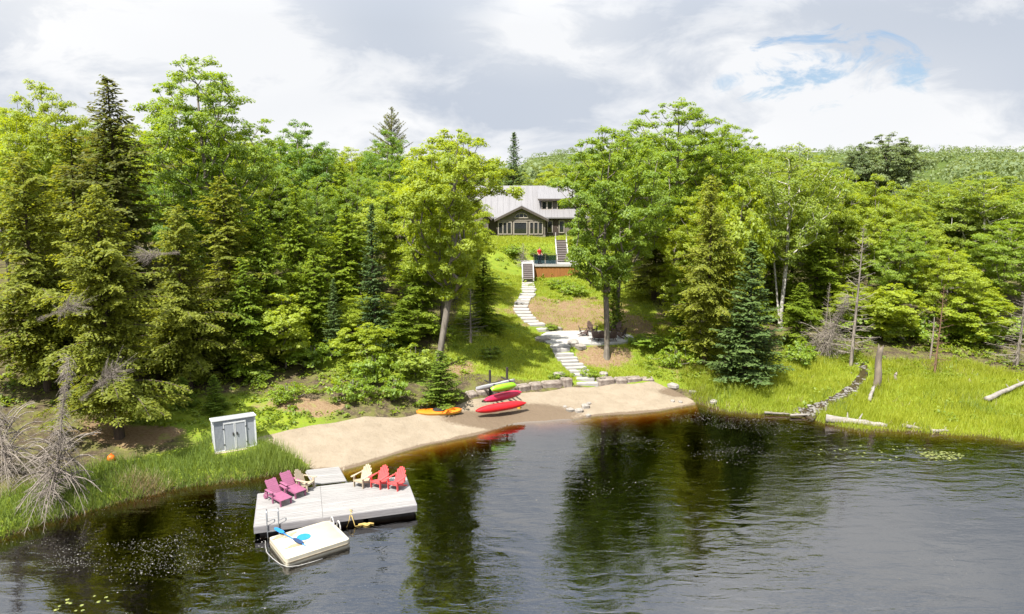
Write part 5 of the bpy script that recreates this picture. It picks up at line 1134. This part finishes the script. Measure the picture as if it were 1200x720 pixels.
# ------------------------------------------------------------------ kayaks and their rack
def kayak(label, L, W, D, mt, deck_mt, name='kayak', open_top=False):
    """hull lofted along x, pointed ends with rocker; deck above the gunwale"""
    k = empty(name, (0, 0, 0), 0, label, 'kayak' if name == 'kayak' else 'canoe'); ns, nr = 23, 9
    def half(u): return W/2*max(0.0, 1-abs(u)**3.2)**.7+.025
    def rock(u): return D*.42*abs(u)**3.2
    vs = []; fs = []
    for i in range(ns):
        u = -1+2*i/(ns-1); w = half(u)
        for j in range(nr): a = math.pi*j/(nr-1); vs.append((u*L/2, -w*math.cos(a), D*(1-.0)+rock(u)*.6-(D-rock(u)*.45)*math.sin(a)**.75))
    for i in range(ns-1):
        for j in range(nr-1): fs.append((i*nr+j, (i+1)*nr+j, (i+1)*nr+j+1, i*nr+j+1))
    MB().add(vs, fs).build('hull', mt, k, smooth=True)
    vs = []; fs = []; nd = 7
    for i in range(ns):
        u = -1+2*i/(ns-1); w = half(u)*1.01
        for j in range(nd):
            f = -1+2*j/(nd-1); crownz = (.32 if not open_top else -.30)*D*(1-f*f)*(1-abs(u)**3)
            vs.append((u*L/2, w*f, D+rock(u)*.6+crownz+.004))
    for i in range(ns-1):
        for j in range(nd-1): fs.append((i*nd+j, i*nd+j+1, (i+1)*nd+j+1, (i+1)*nd+j))
    MB().add(vs, fs).build('deck', deck_mt, k, smooth=True)
    n = 22; ck_ = [(.42*math.cos(i*2*math.pi/n)*(1 if L > 2.5 else .8), W*.30*math.sin(i*2*math.pi/n)) for i in range(n)]
    MB().prism(ck_, .03, Matrix.Translation((0, 0, D+.32*D-.02 if not open_top else D*.72))).build('cockpit', DARK, k)
    MB().tube([(x, y, D+.32*D+.012 if not open_top else D*.72+.03) for x, y in ck_]+[(*ck_[0], D+.32*D+.012 if not open_top else D*.72+.03)], .022, 5).build('coaming', DARK, k, smooth=True)
    for s_ in (-1, 1): MB().tube([(s_*L*.475, -.04, D*1.25), (s_*L*.485, 0, D*1.32), (s_*L*.475, .04, D*1.25)], .014, 5).build('grab_handle', DARK, k)
    return k
def kay_place(o, a, c, z, roll, L, pitch=True):
    A_, C_ = at_z(*a, z), at_z(*c, z); d = C_-A_; mid = (A_+C_)/2
    o.matrix_world = Matrix.Translation(mid) @ Matrix.Rotation(math.atan2(d.y, d.x), 4, 'Z') @ Matrix.Rotation(math.radians(roll), 4, 'X')
    return d.length
def gloss(nm, c1): return mat(nm, c1, tuple(x*.8 for x in c1), 4, .38, coat=.2)
KR, KM, KG, KW, KO, KY = gloss('kayak_red', (.60,.012,.018)), gloss('kayak_crimson', (.52,.02,.07)), gloss('kayak_green', (.26,.55,.02)), gloss('kayak_white', (.38,.38,.395)), gloss('kayak_orange', (.72,.17,.012)), gloss('kayak_yellow', (.70,.36,.04))
def KL(a, c, z): return (at_z(*c, z)-at_z(*a, z)).length
a, c = (560.5,482),(617.5,472.5); zz = hz(*at_z(588, 477, .3).xy)+.14; k = kayak('bright red kayak on the lowest arms of the rack, hull outwards', KL(a, c, zz), .40, .24, KR, KR); kay_place(k, a, c, zz+.26, -105, 0)
a, c = (570.5,470),(613,459.8); k = kayak('crimson kayak on the middle arms of the rack', KL(a, c, 1.0), .38, .22, KM, KM); kay_place(k, a, c, 1.08, -100, 0)
a, c = (577.5,459),(606.5,453.5); k = kayak('lime green kayak on the top of the rack', KL(a, c, 1.52), .40, .22, KG, KG); kay_place(k, a, c, 1.58, -70, 0)
a, c = (558.5,459.5),(604,449.5); k = kayak('white kayak on the far side of the rack behind the green one', KL(a, c, 1.30), .46, .22, KW, KW); kay_place(k, a, c, 1.30, -20, 0)
a, c = (488,487.5),(541,485); zz = hz(*at_z(514, 486, .6).xy)+.03; k = kayak('orange and yellow kayak lying on the sand by the grass', KL(a, c, zz), .54, .24, KY, KO); kay_place(k, a, c, zz, 12, 0)
rk0, rk1 = at_z(578, 475, .35), at_z(598, 470.5, .38); rk = empty('kayak_rack', rk0, math.atan2(rk1.y-rk0.y, rk1.x-rk0.x), 'dark timber rack holding the stacked kayaks', 'rack'); RKL = (rk1-rk0).length
RW_ = mat('rack_wood', (.05,.04,.035), (.03,.025,.022), 5, .8)
for x_ in (0, RKL):
    MB().bx(x_-.05, x_+.05, .30, .40, -.15, 1.95).build('post', RW_, rk)
    for z_ in (.05, .62, 1.18): MB().bx(x_-.04, x_+.04, -.45, .95, z_, z_+.07).build('arm', RW_, rk)
    MB().bx(x_-.05, x_+.05, -.45, 1.0, -.12, -.03).build('foot', RW_, rk)
MB().bx(0, RKL, .32, .38, .40, .50).build('cross_beam', RW_, rk)
g = ground(608, 479); bk = empty('sand_toy', g, .4, 'small yellow sand toy under the red kayak', 'toy')
MB().prism([(.11*math.cos(i*.52), .11*math.sin(i*.52)) for i in range(12)], .2, Matrix.Translation((0,0,-.01))).build('bucket', mat('toy_yellow', (.70,.42,.05)), bk); MB().tube([(-.11,0,.18),(0,0,.30),(.11,0,.18)], .012, 5).build('handle', WPL, bk)

# ------------------------------------------------------------------ person on the deck
def skin_obj(name, verts, edges, radii, mt, parent, root_i=0, sub=2):
    me = bpy.data.meshes.new(name); me.from_pydata(verts, edges, []); me.materials.append(mt); o = link(name, me, parent)
    md = o.modifiers.new('skin', 'SKIN'); md.use_smooth_shade = True
    sv = me.skin_vertices[0].data if me.skin_vertices else None
    if sv is None: return o
    for i, r in enumerate(radii): sv[i].radius = r if isinstance(r, tuple) else (r, r)
    sv[root_i].use_root = True
    ss = o.modifiers.new('sub', 'SUBSURF'); ss.levels = sub; ss.render_levels = sub; return o
pp = at_Y(632.2, 311, 66.55); per_ = empty('person', (pp.x, 66.55, DZ), math.radians(35), 'person in red shirt and blue-grey trousers standing on the deck', 'person'); per_.scale = (.92,)*3
SKINM = mat('skin', (.52,.31,.22), (.48,.28,.2), 4, .6); SHIRT = mat('shirt_red', (.55,.02,.025), (.45,.015,.02), 4, .85); JEAN = mat('trousers', (.14,.17,.24), (.10,.125,.18), 6, .9); HAIR = mat('hair', (.035,.025,.02), (.02,.015,.012), 9, .6)
def hum(): 
    v = [(0,0,.92),(0,0,1.08),(0,.01,1.26),(0,.01,1.40),(0,0,1.48),(0,-.02,1.56),(0,-.02,1.66)]
    e = [(i, i+1) for i in range(6)]; r = [(.15,.11),(.13,.095),(.165,.11),(.12,.08),.052,.075,.072]
    for s_ in (-1, 1):
        b0 = len(v); v += [(s_*.18,0,1.38),(s_*.24,.02,1.14),(s_*.22,-.14,.96),(s_*.20,-.20,.90)]; e += [(3,b0),(b0,b0+1),(b0+1,b0+2),(b0+2,b0+3)]; r += [.06,.045,.034,.04]
        for k in range(5):
            f0 = len(v); dx_ = (k-2)*.017; v += [(s_*.20+dx_,-.235,.875-.004*abs(k-2)),(s_*.20+dx_,-.255+.008*abs(k-2),.845)]; e += [(b0+3,f0),(f0,f0+1)]; r += [.009,.008]
        b0 = len(v); v += [(s_*.10,0,.86),(s_*.11,-.02,.48),(s_*.115,.03,.09),(s_*.12,-.06,.035),(s_*.125,-.15,.03)]; e += [(0,b0),(b0,b0+1),(b0+1,b0+2),(b0+2,b0+3),(b0+3,b0+4)]; r += [.088,.058,.04,.04,.03]
    return v, e, r
v_, e_, r_ = hum(); body = skin_obj('body', v_, e_, r_, SKINM, per_)
sv_ = [(0,0,.93),(0,0,1.08),(0,.01,1.26),(0,.01,1.42)]; se = [(0,1),(1,2),(2,3)]; sr = [(.17,.13),(.15,.115),(.185,.13),(.13,.095)]
for s_ in (-1, 1): b0 = len(sv_); sv_ += [(s_*.19,0,1.385),(s_*.225,.01,1.20)]; se += [(3,b0),(b0,b0+1)]; sr += [.078,.066]
skin_obj('shirt', sv_, se, sr, SHIRT, per_)
tv = [(0,0,.95)]; te = []; tr_ = [(.16,.125)]
for s_ in (-1, 1): b0 = len(tv); tv += [(s_*.10,0,.84),(s_*.11,-.02,.48),(s_*.115,.03,.10)]; te += [(0,b0),(b0,b0+1),(b0+1,b0+2)]; tr_ += [.105,.075,.065]
skin_obj('trousers', tv, te, tr_, JEAN, per_)
skin_obj('hair', [(0,.02,1.58),(0,.01,1.66),(0,-.01,1.71)], [(0,1),(1,2)], [.078,.088,.068], HAIR, per_)
for s_ in (-1, 1): MB().tube([(s_*.12,.05,.02),(s_*.125,-.06,.03),(s_*.125,-.20,.025)], .05, 7, .04).build('shoe', DARK, per_)
fb = MB(); fb.box((0,-.105,1.60), (.025,.03,.045), None, .6); fb.build('nose', SKINM, per_)
for s_ in (-1, 1): MB().box((s_*.03,-.093,1.635), (.02,.012,.012)).build('eye', HAIR, per_); MB().box((s_*.082,-.02,1.62), (.02,.035,.055)).build('ear', SKINM, per_)
MB().box((0,-.092,1.56), (.045,.012,.01)).build('mouth', mat('lips', (.40,.14,.12)), per_)
# bare shrub left of the person
tree_px('bare_shrub', 'd3', (613,284), 13, 'bare brown shrub beside the person on the deck', base=None, Y=68.6)

# ------------------------------------------------------------------ layout units to metres (everything, camera included)
S = 1.25
for o in bpy.data.objects:
    if o.parent is None and o.type != 'LIGHT':
        o.location = Vector(o.location)*S
        if o.type != 'CAMERA': o.scale = Vector(o.scale)*S
